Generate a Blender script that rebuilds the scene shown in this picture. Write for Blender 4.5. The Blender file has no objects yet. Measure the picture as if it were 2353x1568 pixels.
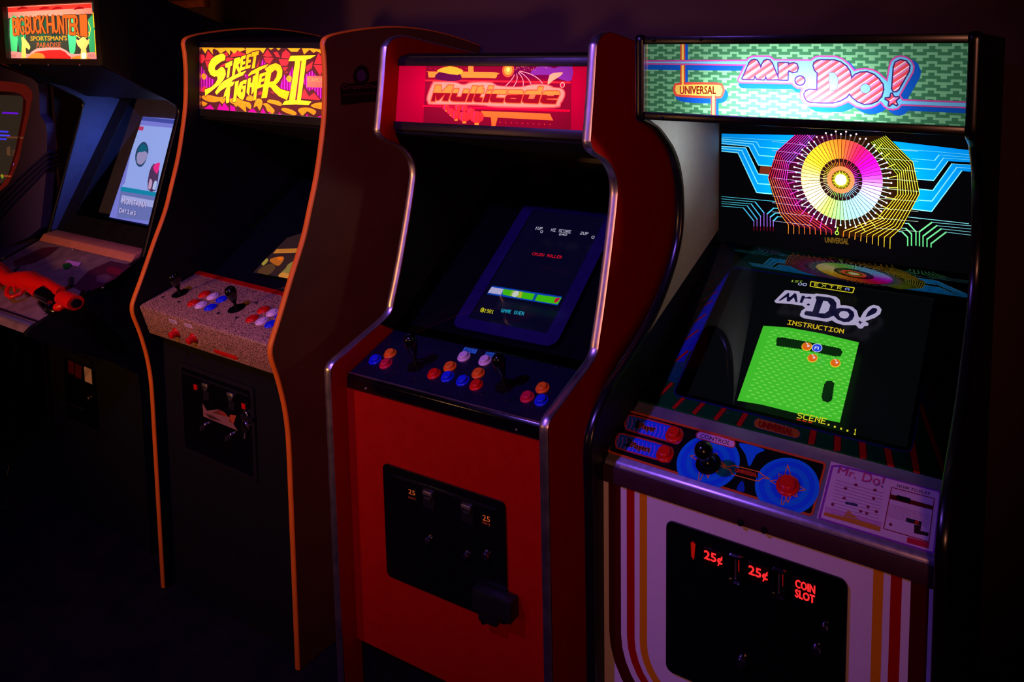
import bpy, bmesh, math, random
from math import sin, cos, pi, sqrt, radians
from mathutils import Vector, Matrix, Euler
from mathutils.geometry import delaunay_2d_cdt
random.seed(7)
SC = bpy.context.scene
COL = SC.collection

# ------------------------------------------------------------------ camera
IMW, IMH = 2353.0, 1568.0
CF, CYAW, CPITCH, CROLL, CHGT = 1724.08821, 0.492113227, 0.0883492098, -0.00119386224, 1.71236829
PPX, PPY = 1473.27766, 264.5076            # optical centre (the photograph is a crop)
fw = Vector((-sin(CYAW) * cos(CPITCH), cos(CYAW) * cos(CPITCH), -sin(CPITCH)))
r0 = Vector((cos(CYAW), sin(CYAW), 0.0))
u0 = r0.cross(fw)
rt = cos(CROLL) * r0 + sin(CROLL) * u0
up = -sin(CROLL) * r0 + cos(CROLL) * u0
cd = bpy.data.cameras.new('camera')
cam = bpy.data.objects.new('camera', cd)
COL.objects.link(cam)
cd.sensor_fit = 'HORIZONTAL'
cd.sensor_width = 36.0
cd.lens = CF / IMW * 36.0
cd.shift_x = -(PPX - IMW / 2) / IMW
cd.shift_y = (PPY - IMH / 2) / IMW
cd.clip_start = 0.05
cd.clip_end = 60
M4 = Matrix((rt, up, -fw)).transposed().to_4x4()
M4.translation = Vector((0, 0, CHGT))
cam.matrix_world = M4
SC.camera = cam

# ------------------------------------------------------------------ world, exposure, room lamps
w = bpy.data.worlds.new('world')
SC.world = w
w.use_nodes = True
w.node_tree.nodes['Background'].inputs[0].default_value = (0.010, 0.006, 0.008, 1)
w.node_tree.nodes['Background'].inputs[1].default_value = 0.0
SC.view_settings.view_transform = 'Standard'
SC.view_settings.look = 'None'
SC.view_settings.exposure = 0.0
SC.view_settings.gamma = 1.0
SC.view_settings.use_curve_mapping = False
try:
    SC.cycles.use_denoising = True
    SC.cycles.max_bounces = 6
    SC.cycles.diffuse_bounces = 3
    SC.cycles.glossy_bounces = 4
    SC.cycles.transparent_max_bounces = 16
    SC.cycles.caustics_reflective = False
    SC.cycles.caustics_refractive = False
    SC.cycles.sample_clamp_indirect = 4.0
    SC.cycles.use_light_tree = True
except Exception:
    pass


def lamp(name, loc, target, size, power, color, size_y=None, spread=None):
    ld = bpy.data.lights.new(name, 'AREA')
    ld.energy = power
    ld.color = color
    ld.shape = 'RECTANGLE' if size_y else 'DISK'
    ld.size = size
    if size_y:
        ld.size_y = size_y
    if spread:
        ld.spread = radians(spread)
    o = bpy.data.objects.new(name, ld)
    COL.objects.link(o)
    o.location = loc
    d = Vector(target) - Vector(loc)
    o.rotation_euler = d.to_track_quat('-Z', 'Y').to_euler()
    return o


def spot(name, loc, target, power, color, half, blend, radius):
    ld = bpy.data.lights.new(name, 'SPOT')
    ld.energy = power
    ld.color = color
    ld.spot_size = radians(half * 2)
    ld.spot_blend = blend
    ld.shadow_soft_size = radius
    o = bpy.data.objects.new(name, ld)
    COL.objects.link(o)
    o.location = loc
    o.rotation_euler = (Vector(target) - Vector(loc)).to_track_quat('-Z', 'Y').to_euler()
    return o


spot('room_lamp_warm', (-3.0, -1.4, 1.35), (-2.35, 1.3, 1.36), 118.0, (1.0, 0.40, 0.11), 32, 1.0, 0.16)
spot('room_lamp_violet', (-1.55, -0.15, 2.62), (-1.55, 1.2, 0.95), 112.0, (0.28, 0.12, 1.0), 47, 0.9, 0.06)
spot('room_lamp_amber', (0.9, -2.0, 2.0), (-1.0, 1.3, 1.42), 104.0, (1.0, 0.33, 0.19), 24, 1.0, 0.2)


# ------------------------------------------------------------------ helpers: placing
CAB = {'M': (-1.528, 1.209, 0.02, -0.007), 'S': (-2.411, 1.26, -0.008, 0.007),
       'D': (-0.713, 1.174, -0.012, 0.001), 'W': (0, 0, 0, 0)}


def cab_matrix(c):
    ox, oy, a, rr = CAB[c]
    return Matrix.Translation((ox, oy, 0)) @ Euler((0, rr, a)).to_matrix().to_4x4()


INV = {c: cab_matrix(c).inverted() for c in CAB}
RINV = {c: INV[c].to_3x3() for c in CAB}


class Plane:
    """plane n.p = d in the local frame of cabinet c, with in-plane axes e1, e2"""
    def __init__(self, c, n, p0, e1=(1, 0, 0)):
        self.c = c
        self.n = Vector(n).normalized()
        self.p0 = Vector(p0)
        self.e1 = Vector(e1).normalized()
        self.e2 = self.n.cross(self.e1).normalized()
        self.C = INV[c] @ Vector((0, 0, CHGT))

    def pix(self, px, py):
        ray = fw + rt * ((px - PPX) / CF) - up * ((py - PPY) / CF)
        D = RINV[self.c] @ ray
        t = self.n.dot(self.p0 - self.C) / self.n.dot(D)
        return self.C + D * t

    def uv(self, px, py):
        q = self.pix(px, py) - self.p0
        return (q.dot(self.e1), q.dot(self.e2))

    def at(self, u, v, h=0.0):
        return self.p0 + self.e1 * u + self.e2 * v + self.n * h

    def off(self, h):
        return Plane(self.c, self.n, self.p0 + self.n * h, self.e1)


def yz_plane(c, y0, z0, b, x0=0.0):
    """plane parallel to x through (y0, z0) with slope dy/dz = b, facing the viewer"""
    return Plane(c, (0, -1, b), (x0, y0, z0))


# ------------------------------------------------------------------ helpers: objects
def lin(c):
    return tuple(((v / 255.0) / 12.92 if v / 255.0 <= 0.04045 else ((v / 255.0 + 0.055) / 1.055) ** 2.4) for v in c[:3])


def tag(o, label=None, cat=None, group=None, kind=None):
    if label: o['label'] = label
    if cat: o['category'] = cat
    if group: o['group'] = group
    if kind: o['kind'] = kind
    return o


def empty(name, loc=(0, 0, 0), rot=(0, 0, 0)):
    o = bpy.data.objects.new(name, None)
    COL.objects.link(o)
    o.location = loc
    o.rotation_euler = rot
    o.empty_display_size = 0.1
    return o


def link_mesh(name, me, mat, parent=None, smooth=False):
    o = bpy.data.objects.new(name, me)
    COL.objects.link(o)
    if mat is not None:
        for m in (mat if isinstance(mat, (list, tuple)) else [mat]):
            me.materials.append(m)
    if parent is not None:
        o.parent = parent
    if smooth:
        me.polygons.foreach_set('use_smooth', [True] * len(me.polygons))
    return o


class MB:
    """small mesh builder"""
    def __init__(self):
        self.v = []
        self.f = []
        self.m = []

    def add(self, vs, fs, mi=0):
        b = len(self.v)
        self.v += [tuple(p) for p in vs]
        for f in fs:
            self.f.append(tuple(i + b for i in f))
            self.m.append(mi)
        return self

    def box(self, lo, hi, mi=0, fr=None):
        x0, y0, z0 = lo
        x1, y1, z1 = hi
        vs = [(x0, y0, z0), (x1, y0, z0), (x1, y1, z0), (x0, y1, z0), (x0, y0, z1), (x1, y0, z1), (x1, y1, z1), (x0, y1, z1)]
        if fr is not None:
            vs = [fr @ Vector(p) for p in vs]
        return self.add(vs, [(0, 3, 2, 1), (4, 5, 6, 7), (0, 1, 5, 4), (1, 2, 6, 5), (2, 3, 7, 6), (3, 0, 4, 7)], mi)

    def prism_x(self, prof, x0, x1, mi=0):
        """profile [(y, z)] extruded along x"""
        n = len(prof)
        vs = [(x0, y, z) for y, z in prof] + [(x1, y, z) for y, z in prof]
        fs = [tuple(range(n)), tuple(range(2 * n - 1, n - 1, -1))]
        fs += [(i, i + n, (i + 1) % n + n, (i + 1) % n) for i in range(n)]
        return self.add(vs, fs, mi)

    def slab(self, pl, pts, h0, h1, mi=0):
        """polygon given in plane coordinates, extruded along the plane's normal"""
        n = len(pts)
        vs = [pl.at(u, v, h0) for u, v in pts] + [pl.at(u, v, h1) for u, v in pts]
        fs = [tuple(range(n - 1, -1, -1)), tuple(range(n, 2 * n))]
        fs += [(i, (i + 1) % n, (i + 1) % n + n, i + n) for i in range(n)]
        return self.add(vs, fs, mi)

    def lathe(self, fr, prof, seg=24, mi=0, a0=0.0):
        """profile [(r, h)] turned about the z axis of frame fr"""
        b = []
        for r, h in prof:
            b.append([fr @ Vector((r * cos(a0 + 2 * pi * k / seg), r * sin(a0 + 2 * pi * k / seg), h)) for k in range(seg)])
        vs = [p for ring in b for p in ring]
        fs = []
        for i in range(len(prof) - 1):
            for k in range(seg):
                k2 = (k + 1) % seg
                fs.append((i * seg + k, i * seg + k2, (i + 1) * seg + k2, (i + 1) * seg + k))
        fs.append(tuple(range(seg - 1, -1, -1)))
        fs.append(tuple((len(prof) - 1) * seg + k for k in range(seg)))
        return self.add(vs, fs, mi)

    def tube(self, pts, r, seg=8, mi=0, closed=False):
        pts = [Vector(p) for p in pts]
        rings = []
        n = len(pts)
        prev = None
        for i, p in enumerate(pts):
            a = pts[max(i - 1, 0)]
            c = pts[min(i + 1, n - 1)]
            t = (c - a).normalized()
            if prev is None:
                s = t.orthogonal().normalized()
            else:
                s = (prev - t * prev.dot(t)).normalized()
            prev = s
            q = t.cross(s)
            rr = r[i] if isinstance(r, (list, tuple)) else r
            rings.append([p + (s * cos(2 * pi * k / seg) + q * sin(2 * pi * k / seg)) * rr for k in range(seg)])
        vs = [p for ring in rings for p in ring]
        fs = []
        for i in range(n - 1):
            for k in range(seg):
                k2 = (k + 1) % seg
                fs.append((i * seg + k, i * seg + k2, (i + 1) * seg + k2, (i + 1) * seg + k))
        fs.append(tuple(range(seg - 1, -1, -1)))
        fs.append(tuple((n - 1) * seg + k for k in range(seg)))
        return self.add(vs, fs, mi)

    def build(self, name, mat, parent=None, smooth=False, bevel=0.0, bseg=2):
        me = bpy.data.meshes.new(name)
        me.from_pydata(self.v, [], self.f)
        me.validate()
        bm = bmesh.new()
        bm.from_mesh(me)
        bmesh.ops.recalc_face_normals(bm, faces=bm.faces)
        if bevel > 0:
            bmesh.ops.bevel(bm, geom=[e for e in bm.edges if e.is_manifold and e.calc_face_angle(0) > 0.5],
                            offset=bevel, segments=bseg, profile=0.5, affect='EDGES', clamp_overlap=True)
        bm.to_mesh(me)
        bm.free()
        o = link_mesh(name, me, mat, parent, False)
        if len(self.m) == len(me.polygons) and any(self.m):
            me.polygons.foreach_set('material_index', self.m)
        if smooth or bevel > 0:
            me.polygons.foreach_set('use_smooth', [True] * len(me.polygons))
            me.set_sharp_from_angle(angle=radians(smooth if isinstance(smooth, (int, float)) and smooth > 1 else 35))
        return o


def smooth_path(pts, sub=5):
    """Catmull-Rom through 2-D points, open"""
    out = []
    n = len(pts)
    for i in range(n - 1):
        p0, p1, p2, p3 = pts[max(i - 1, 0)], pts[i], pts[i + 1], pts[min(i + 2, n - 1)]
        for s in range(sub):
            t = s / sub
            t2, t3 = t * t, t * t * t
            out.append(tuple(0.5 * ((2 * p1[k]) + (-p0[k] + p2[k]) * t + (2 * p0[k] - 5 * p1[k] + 4 * p2[k] - p3[k]) * t2 +
                                    (-p0[k] + 3 * p1[k] - 3 * p2[k] + p3[k]) * t3) for k in range(2)))
    out.append(tuple(pts[-1]))
    return out


# ------------------------------------------------------------------ materials (all procedural)
def nt(name):
    m = bpy.data.materials.new(name)
    m.use_nodes = True
    t = m.node_tree
    for n in list(t.nodes):
        t.nodes.remove(n)
    out = t.nodes.new('ShaderNodeOutputMaterial')
    return m, t, out


def surf(name, col, rough=0.5, metal=0.0, var=0.12, scale=30.0, bump=0.0, bscale=200.0, spec=0.5, coat=0.0, col2=None, mixlo=0.4, mixhi=0.6):
    m, t, out = nt(name)
    N, L = t.nodes, t.links
    p = N.new('ShaderNodeBsdfPrincipled')
    L.new(p.outputs[0], out.inputs[0])
    tc = N.new('ShaderNodeTexCoord')
    no = N.new('ShaderNodeTexNoise')
    no.inputs['Scale'].default_value = scale
    no.inputs['Detail'].default_value = 4
    L.new(tc.outputs['Object'], no.inputs['Vector'])
    cr = N.new('ShaderNodeValToRGB')
    c = lin(col)
    if col2 is None:
        cr.color_ramp.elements[0].position = 0.25
        cr.color_ramp.elements[1].position = 0.75
        cr.color_ramp.elements[0].color = (c[0] * (1 - var), c[1] * (1 - var), c[2] * (1 - var), 1)
        cr.color_ramp.elements[1].color = (c[0] * (1 + var), c[1] * (1 + var), c[2] * (1 + var), 1)
    else:
        c2 = lin(col2)
        cr.color_ramp.elements[0].position = mixlo
        cr.color_ramp.elements[1].position = mixhi
        cr.color_ramp.elements[0].color = (*c, 1)
        cr.color_ramp.elements[1].color = (*c2, 1)
    L.new(no.outputs['Fac'], cr.inputs['Fac'])
    L.new(cr.outputs['Color'], p.inputs['Base Color'])
    p.inputs['Metallic'].default_value = metal
    p.inputs['Specular IOR Level'].default_value = spec
    p.inputs['Coat Weight'].default_value = coat
    mr = N.new('ShaderNodeMapRange')
    mr.inputs['To Min'].default_value = max(rough * 0.8, 0.02)
    mr.inputs['To Max'].default_value = min(rough * 1.2, 1)
    L.new(no.outputs['Fac'], mr.inputs['Value'])
    L.new(mr.outputs['Result'], p.inputs['Roughness'])
    if bump > 0:
        n2 = N.new('ShaderNodeTexNoise')
        n2.inputs['Scale'].default_value = bscale
        n2.inputs['Detail'].default_value = 3
        L.new(tc.outputs['Object'], n2.inputs['Vector'])
        bp = N.new('ShaderNodeBump')
        bp.inputs['Strength'].default_value = bump
        bp.inputs['Distance'].default_value = 0.002
        L.new(n2.outputs['Fac'], bp.inputs['Height'])
        L.new(bp.outputs['Normal'], p.inputs['Normal'])
    return m


def glow(name, strength=1.0, film=0.0):
    """lit print or screen: colour from the mesh attribute; film = how strongly lamps behind shine through it"""
    m, t, out = nt(name)
    N, L = t.nodes, t.links
    at = N.new('ShaderNodeAttribute')
    at.attribute_name = 'Col'
    em = N.new('ShaderNodeEmission')
    em.inputs[1].default_value = strength
    L.new(at.outputs['Color'], em.inputs[0])
    if film > 0:
        tr = N.new('ShaderNodeBsdfTranslucent')
        L.new(at.outputs['Color'], tr.inputs[0])
        ad = N.new('ShaderNodeAddShader')
        L.new(em.outputs[0], ad.inputs[0])
        L.new(tr.outputs[0], ad.inputs[1])
        L.new(ad.outputs[0], out.inputs[0])
    else:
        gl = N.new('ShaderNodeBsdfGlossy')
        gl.inputs['Color'].default_value = (0.03, 0.03, 0.03, 1)
        gl.inputs['Roughness'].default_value = 0.25
        ad = N.new('ShaderNodeAddShader')
        L.new(em.outputs[0], ad.inputs[0])
        L.new(gl.outputs[0], ad.inputs[1])
        L.new(ad.outputs[0], out.inputs[0])
    return m


def print_mat(name, rough=0.35):
    """unlit printed art: colour from the mesh attribute, faint grain"""
    m, t, out = nt(name)
    N, L = t.nodes, t.links
    at = N.new('ShaderNodeAttribute')
    at.attribute_name = 'Col'
    no = N.new('ShaderNodeTexNoise')
    no.inputs['Scale'].default_value = 120
    mx = N.new('ShaderNodeMix')
    mx.data_type = 'RGBA'
    mx.blend_type = 'MULTIPLY'
    mx.inputs['Factor'].default_value = 0.2
    L.new(at.outputs['Color'], mx.inputs['A'])
    L.new(no.outputs['Color'], mx.inputs['B'])
    p = N.new('ShaderNodeBsdfPrincipled')
    p.inputs['Roughness'].default_value = rough
    p.inputs['Specular IOR Level'].default_value = 0.25
    L.new(mx.outputs['Result'], p.inputs['Base Color'])
    L.new(p.outputs[0], out.inputs[0])
    return m


def glass(name, tint=(1, 1, 1), rough=0.0, ior=1.5, dirt=0.0):
    m, t, out = nt(name)
    N, L = t.nodes, t.links
    tr = N.new('ShaderNodeBsdfTransparent')
    tr.inputs[0].default_value = (*tint, 1)
    gl = N.new('ShaderNodeBsdfGlossy')
    gl.inputs['Roughness'].default_value = rough
    fr = N.new('ShaderNodeFresnel')
    fr.inputs['IOR'].default_value = ior
    mx = N.new('ShaderNodeMixShader')
    L.new(fr.outputs[0], mx.inputs[0])
    L.new(tr.outputs[0], mx.inputs[1])
    L.new(gl.outputs[0], mx.inputs[2])
    L.new(mx.outputs[0], out.inputs[0])
    return m


MAT = {
    'black': surf('black_laminate', (9, 7, 7), 0.5, bump=0.1, spec=0.3),
    'black_gloss': surf('black_plastic', (8, 8, 9), 0.18),
    'black_matte': surf('black_paint', (5, 4, 4), 0.8, spec=0.2),
    'steel_dark': surf('dark_steel', (40, 36, 38), 0.4, metal=0.6),
    'chrome': surf('chrome_trim', (215, 203, 214), 0.36, metal=1.0, var=0.05, bump=0.10, bscale=60),
    'orange_trim': surf('orange_vinyl_trim', (240, 118, 24), 0.42, var=0.1, scale=12),
    'black_trim': surf('black_vinyl_trim', (14, 12, 13), 0.25),
    'red': surf('red_laminate', (168, 1, 2), 0.5, var=0.06, bump=0.04, spec=0.2),
    'brown_side': surf('dark_brown_side', (96, 52, 32), 0.55, var=0.2, scale=6, bump=0.1),
    'granite': surf('speckled_laminate', (206, 152, 112), 0.5, col2=(66, 40, 28), scale=330, mixlo=0.42, mixhi=0.60),
    'navy': surf('navy_overlay', (9, 8, 40), 0.35, var=0.2),
    'silver': surf('brushed_panel', (175, 165, 185), 0.32, metal=0.75, var=0.08, scale=90),
    'white': surf('off_white_paint', (225, 205, 215), 0.45, var=0.05, scale=40),
    'grey': surf('grey_side_paint', (165, 165, 160), 0.6, var=0.08, scale=60, bump=0.1),
    'btn_red': surf('red_button_plastic', (225, 16, 14), 0.25),
    'btn_pink': surf('crimson_button_plastic', (215, 22, 62), 0.25),
    'btn_orange': surf('orange_button_plastic', (245, 110, 25), 0.3),
    'btn_blue': surf('blue_button_plastic', (18, 40, 225), 0.25),
    'btn_white': surf('white_button_plastic', (238, 205, 215), 0.3),
    'btn_lilac': surf('pale_button_plastic', (225, 195, 225), 0.3),
    'gun': surf('red_gun_plastic', (232, 18, 10), 0.28, var=0.05),
    'tan': surf('tan_ledge', (200, 120, 80), 0.6, var=0.1),
    'panel_art': surf('gun_panel_overlay', (146, 114, 100), 0.45, col2=(112, 86, 76), scale=25, mixlo=0.3, mixhi=0.7),
    'wood': surf('picture_frame_wood', (150, 70, 35), 0.5, var=0.25, scale=18),
    'purple_grey': surf('mauve_cabinet_plastic', (92, 76, 142), 0.5, var=0.08, scale=80, bump=0.15),
    'maroon': surf('maroon_side', (40, 14, 16), 0.6, var=0.15),
    'bezel_violet': surf('violet_bezel', (60, 30, 110), 0.4),
    'glass': glass('screen_glass', ior=1.8),
    'glass_tint': glass('smoked_glass', (0.75, 0.75, 0.8), 0.0, 1.5),
    'brass': surf('worn_metal', (190, 160, 150), 0.3, metal=0.9),
    'key_chrome': surf('lock_chrome', (215, 210, 220), 0.2, metal=1.0),
}

# ------------------------------------------------------------------ flat art (prints, screens): coloured polygons on a plane
class Art:
    def __init__(self, pl, scale=1.0, ox=0.0, oy=0.0):
        self.pl = pl
        self.P = []          # (points2d, colour or callable or None, tag)
        self.s, self.ox, self.oy = scale, ox, oy

    def crop(self, ox, oy, scale):
        self.s, self.ox, self.oy = scale, ox, oy
        return self

    def q(self, p):
        return self.pl.uv(self.ox + p[0] / self.s, self.oy + p[1] / self.s)

    def poly(self, pts, col, tg=None):
        self.P.append(([self.q(p) for p in pts], col, tg))
        return self

    def smooth(self, pts, col, tg=None, sub=4, outline=None, ow=0):
        n = len(pts)
        pp = []
        for i in range(n):
            p0, p1, p2, p3 = pts[i - 1], pts[i], pts[(i + 1) % n], pts[(i + 2) % n]
            for s_ in range(sub):
                t = s_ / sub
                pp.append(tuple(0.5 * (2 * p1[k] + (p2[k] - p0[k]) * t + (2 * p0[k] - 5 * p1[k] + 4 * p2[k] - p3[k]) * t * t +
                                       (3 * p1[k] - p0[k] - 3 * p2[k] + p3[k]) * t ** 3) for k in range(2)))
        if outline:
            self.line(pp + [pp[0]], ow, outline)
        return self.poly(pp, col, tg)

    def poly2(self, pts, col, tg=None):
        self.P.append((list(pts), col, tg))
        return self

    def line2(self, q, w, col, joint=True):
        for a, b in zip(q[:-1], q[1:]):
            dx, dy = b[0] - a[0], b[1] - a[1]
            L = sqrt(dx * dx + dy * dy)
            if L < 1e-7:
                continue
            e = w * 0.3 if joint else 0.0
            ux, uy = dx / L, dy / L
            nx, ny = -uy * w / 2, ux * w / 2
            self.P.append(([(a[0] - ux * e + nx, a[1] - uy * e + ny), (a[0] - ux * e - nx, a[1] - uy * e - ny),
                            (b[0] + ux * e - nx, b[1] + uy * e - ny), (b[0] + ux * e + nx, b[1] + uy * e + ny)], col, None))
        return self

    def line(self, pts, w, col, joint=True):
        """w is in crop pixels, turned to metres at the stroke's first point"""
        q = [self.q(p) for p in pts]
        a = self.q((pts[0][0], pts[0][1]))
        b = self.q((pts[0][0], pts[0][1] + 10.0))
        m = abs(b[1] - a[1]) / 10.0
        return self.line2(q, w * m, col, joint)

    def disc(self, p, r, col, tg=None, seg=20, ry=None):
        """round in the plane; r in crop pixels of height"""
        c = self.q(p)
        b = self.q((p[0], p[1] + 10.0))
        m = abs(b[1] - c[1]) / 10.0
        return self.disc2(c, r * m, col, tg, seg)

    def disc2(self, c, r, col, tg=None, seg=20, r2=None):
        r2 = r2 or r
        return self.poly2([(c[0] + r * cos(2 * pi * k / seg), c[1] + r2 * sin(2 * pi * k / seg)) for k in range(seg)], col, tg)

    def build(self, name, mat, parent, h=0.0, clip=None):
        P = self.P
        verts, faces, edges = [], [], []
        for pts, col, tg in P:
            b = len(verts)
            if sum(p[0] * pts[i - 1][1] - p[1] * pts[i - 1][0] for i, p in enumerate(pts)) > 0:
                pts = pts[::-1]
            verts += [Vector(p) for p in pts]
            faces.append(list(range(b, b + len(pts))))
        res = delaunay_2d_cdt(verts, edges, faces, 1, 1e-6, True)
        v2, e2, f2, ov, oe, of = res
        fs, cs = [], []
        base = set(of[0]) if False else None
        cache = {}
        for f, o in zip(f2, of):
            if not o:
                continue
            if 0 not in o:
                continue                      # keep everything inside the background sheet
            best = None
            for k in sorted(o, reverse=True):
                if P[k][1] is not None:
                    best = k
                    break
            if best is None:
                continue
            c = P[best][1]
            if callable(c):
                tags = set(P[k][2] for k in o)
                cx = sum(v2[i][0] for i in f) / len(f)
                cy = sum(v2[i][1] for i in f) / len(f)
                c = c(tags, (cx, cy))
            key = c
            if key not in cache:
                cache[key] = lin(c)
            fs.append(tuple(f))
            cs.append(cache[key])
        me = bpy.data.meshes.new(name)
        me.from_pydata([tuple(self.pl.at(v[0], v[1], h)) for v in v2], [], fs)
        a = me.color_attributes.new('Col', 'FLOAT_COLOR', 'CORNER')
        vals = []
        for f, c in zip(fs, cs):
            for _ in f:
                vals += [c[0], c[1], c[2], 1.0]
        a.data.foreach_set('color', vals)
        o = link_mesh(name, me, mat, parent)
        # every face looks out of the plane
        bm = bmesh.new()
        bm.from_mesh(me)
        flip = [f for f in bm.faces if f.normal.dot(self.pl.n) < 0]
        bmesh.ops.reverse_faces(bm, faces=flip)
        bmesh.ops.delete(bm, geom=[v for v in bm.verts if not v.link_faces], context='VERTS')
        bm.to_mesh(me)
        bm.free()
        return o


_tc = {}


def text_polys(s, res=2):
    """outline triangles of a string in the built-in font, scaled to a unit box"""
    if s in _tc:
        return _tc[s]
    cu = bpy.data.curves.new('t', 'FONT')
    cu.body = s
    cu.resolution_u = res
    ob = bpy.data.objects.new('t', cu)
    COL.objects.link(ob)
    bpy.context.view_layer.update()
    me = bpy.data.meshes.new_from_object(ob.evaluated_get(bpy.context.evaluated_depsgraph_get()))
    vs = [v.co.copy() for v in me.vertices]
    fs = [tuple(p.vertices) for p in me.polygons]
    bpy.data.objects.remove(ob)
    bpy.data.curves.remove(cu)
    bpy.data.meshes.remove(me)
    x0, x1 = min(v.x for v in vs), max(v.x for v in vs)
    y0, y1 = min(v.y for v in vs), max(v.y for v in vs)
    vs = [((v.x - x0) / (x1 - x0), (v.y - y0) / (y1 - y0)) for v in vs]
    _tc[s] = (vs, fs)
    return _tc[s]


F57 = {'A': '01110 10001 10001 11111 10001 10001 10001', 'C': '01111 10000 10000 10000 10000 10000 01111', 'D': '11110 10001 10001 10001 10001 10001 11110',
       'E': '11111 10000 10000 11110 10000 10000 11111', 'G': '01111 10000 10000 10011 10001 10001 01111', 'H': '10001 10001 10001 11111 10001 10001 10001',
       'I': '11111 00100 00100 00100 00100 00100 11111', 'L': '10000 10000 10000 10000 10000 10000 11111', 'M': '10001 11011 10101 10101 10001 10001 10001',
       'N': '10001 11001 10101 10101 10011 10001 10001', 'O': '01110 10001 10001 10001 10001 10001 01110', 'P': '11110 10001 10001 11110 10000 10000 10000',
       'R': '11110 10001 10001 11110 10100 10010 10001', 'S': '01111 10000 10000 01110 00001 00001 11110', 'T': '11111 00100 00100 00100 00100 00100 00100',
       'U': '10001 10001 10001 10001 10001 10001 01110', 'V': '10001 10001 10001 10001 10001 01010 00100', 'X': '10001 10001 01010 00100 01010 10001 10001',
       '0': '01110 10001 10001 10001 10001 10001 01110', '1': '00100 01100 00100 00100 00100 00100 01110', '2': '01110 10001 00001 00110 01000 10000 11111',
       '4': '00010 00110 01010 10010 11111 00010 00010', '6': '01110 10000 10000 11110 10001 10001 01110', '8': '01110 10001 10001 01110 10001 10001 01110',
       '9': '01110 10001 10001 01111 00001 00001 01110', 'c': '01110 10001 10111 10101 10111 10001 01110', '.': '00000 00000 00000 00000 00000 01100 01100', ' ': '0 0 0 0 0 0 0'}


class Flat:
    """lettering and small marks: triangles laid just above a surface"""
    def __init__(self, pl, ox=0.0, oy=0.0, scale=1.0):
        self.pl = pl
        self.s, self.ox, self.oy = scale, ox, oy
        self.v, self.f, self.c, self.hh, self.lv = [], [], [], [], 0

    def q(self, p):
        return self.pl.uv(self.ox + p[0] / self.s, self.oy + p[1] / self.s)

    def _quad(self, quad):
        tl, tr, br, bl = [self.q(p) for p in quad]

        def f(u, v):
            return tuple((bl[k] * (1 - u) + br[k] * u) * (1 - v) + (tl[k] * (1 - u) + tr[k] * u) * v for k in range(2))
        return f

    def text(self, s, quad, col, res=2):
        self.lv += 1
        f = self._quad(quad)
        vs, fs = text_polys(s, res)
        b = len(self.v)
        self.v += [f(*p) for p in vs]
        self.hh += [self.lv] * (len(self.v) - len(self.hh))
        for t in fs:
            self.f.append(tuple(i + b for i in t))
            self.c.append(lin(col))
        return self

    def bold(self, s, quad, col, d):
        for dx, dy in ((-d, 0), (d, 0), (0, -d), (0, d)):
            self.text(s, [(x + dx, y + dy) for x, y in quad], col)
        return self

    def pixels(self, s, quad, col):
        f = self._quad(quad)
        n = len(s) * 6 - 1
        for i, ch in enumerate(s):
            for r_, row in enumerate(F57[ch].split()):
                for k, bit in enumerate(row):
                    if bit == '1':
                        x0, x1 = (i * 6 + k) / n, (i * 6 + k + 1.02) / n
                        y1, y0 = 1 - r_ / 7, 1 - (r_ + 1.02) / 7
                        b = len(self.v)
                        self.v += [f(x0, y0), f(x1, y0), f(x1, y1), f(x0, y1)]
                        self.f.append((b, b + 1, b + 2, b + 3))
                        self.c.append(lin(col))
        return self

    def poly(self, pts, col):
        b = len(self.v)
        self.v += [self.q(p) for p in pts]
        self.f.append(tuple(range(b, b + len(pts))))
        self.c.append(lin(col))
        return self

    def poly2(self, pts, col):
        b = len(self.v)
        self.v += list(pts)
        self.f.append(tuple(range(b, b + len(pts))))
        self.c.append(lin(col))
        return self

    def line(self, pts, w, col):
        q = [self.q(p) for p in pts]
        a, b_ = self.q(pts[0]), self.q((pts[0][0], pts[0][1] + 10))
        w = w * abs(b_[1] - a[1]) / 10
        for a, b in zip(q[:-1], q[1:]):
            dx, dy = b[0] - a[0], b[1] - a[1]
            L = sqrt(dx * dx + dy * dy) or 1e-6
            nx, ny = -dy / L * w / 2, dx / L * w / 2
            k = len(self.v)
            self.v += [(a[0] + nx, a[1] + ny), (a[0] - nx, a[1] - ny), (b[0] - nx, b[1] - ny), (b[0] + nx, b[1] + ny)]
            self.f.append((k, k + 1, k + 2, k + 3))
            self.c.append(lin(col))
        return self

    def build(self, name, mat, parent, h=0.0004):
        me = bpy.data.meshes.new(name)
        hs = self.hh + [self.lv] * (len(self.v) - len(self.hh))
        me.from_pydata([tuple(self.pl.at(v[0], v[1], h + l * 0.00002)) for v, l in zip(self.v, hs)], [], self.f)
        a = me.color_attributes.new('Col', 'FLOAT_COLOR', 'CORNER')
        vals = []
        for f, c in zip(self.f, self.c):
            for _ in f:
                vals += [c[0], c[1], c[2], 1.0]
        a.data.foreach_set('color', vals)
        bm = bmesh.new()
        bm.from_mesh(me)
        flip = [f for f in bm.faces if f.normal.dot(self.pl.n) < 0]
        bmesh.ops.reverse_faces(bm, faces=flip)
        bm.to_mesh(me)
        bm.free()
        return link_mesh(name, me, mat, parent)


GLOW = {}


def gmat(s, film=0.0):
    k = (s, film)
    if k not in GLOW:
        GLOW[k] = glow('lit_art_%02d' % (len(GLOW) + 1), s, film)
    return GLOW[k]


PRINT = print_mat('printed_art')
PRINT_GLOSS = print_mat('glossy_printed_art', 0.15)


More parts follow.
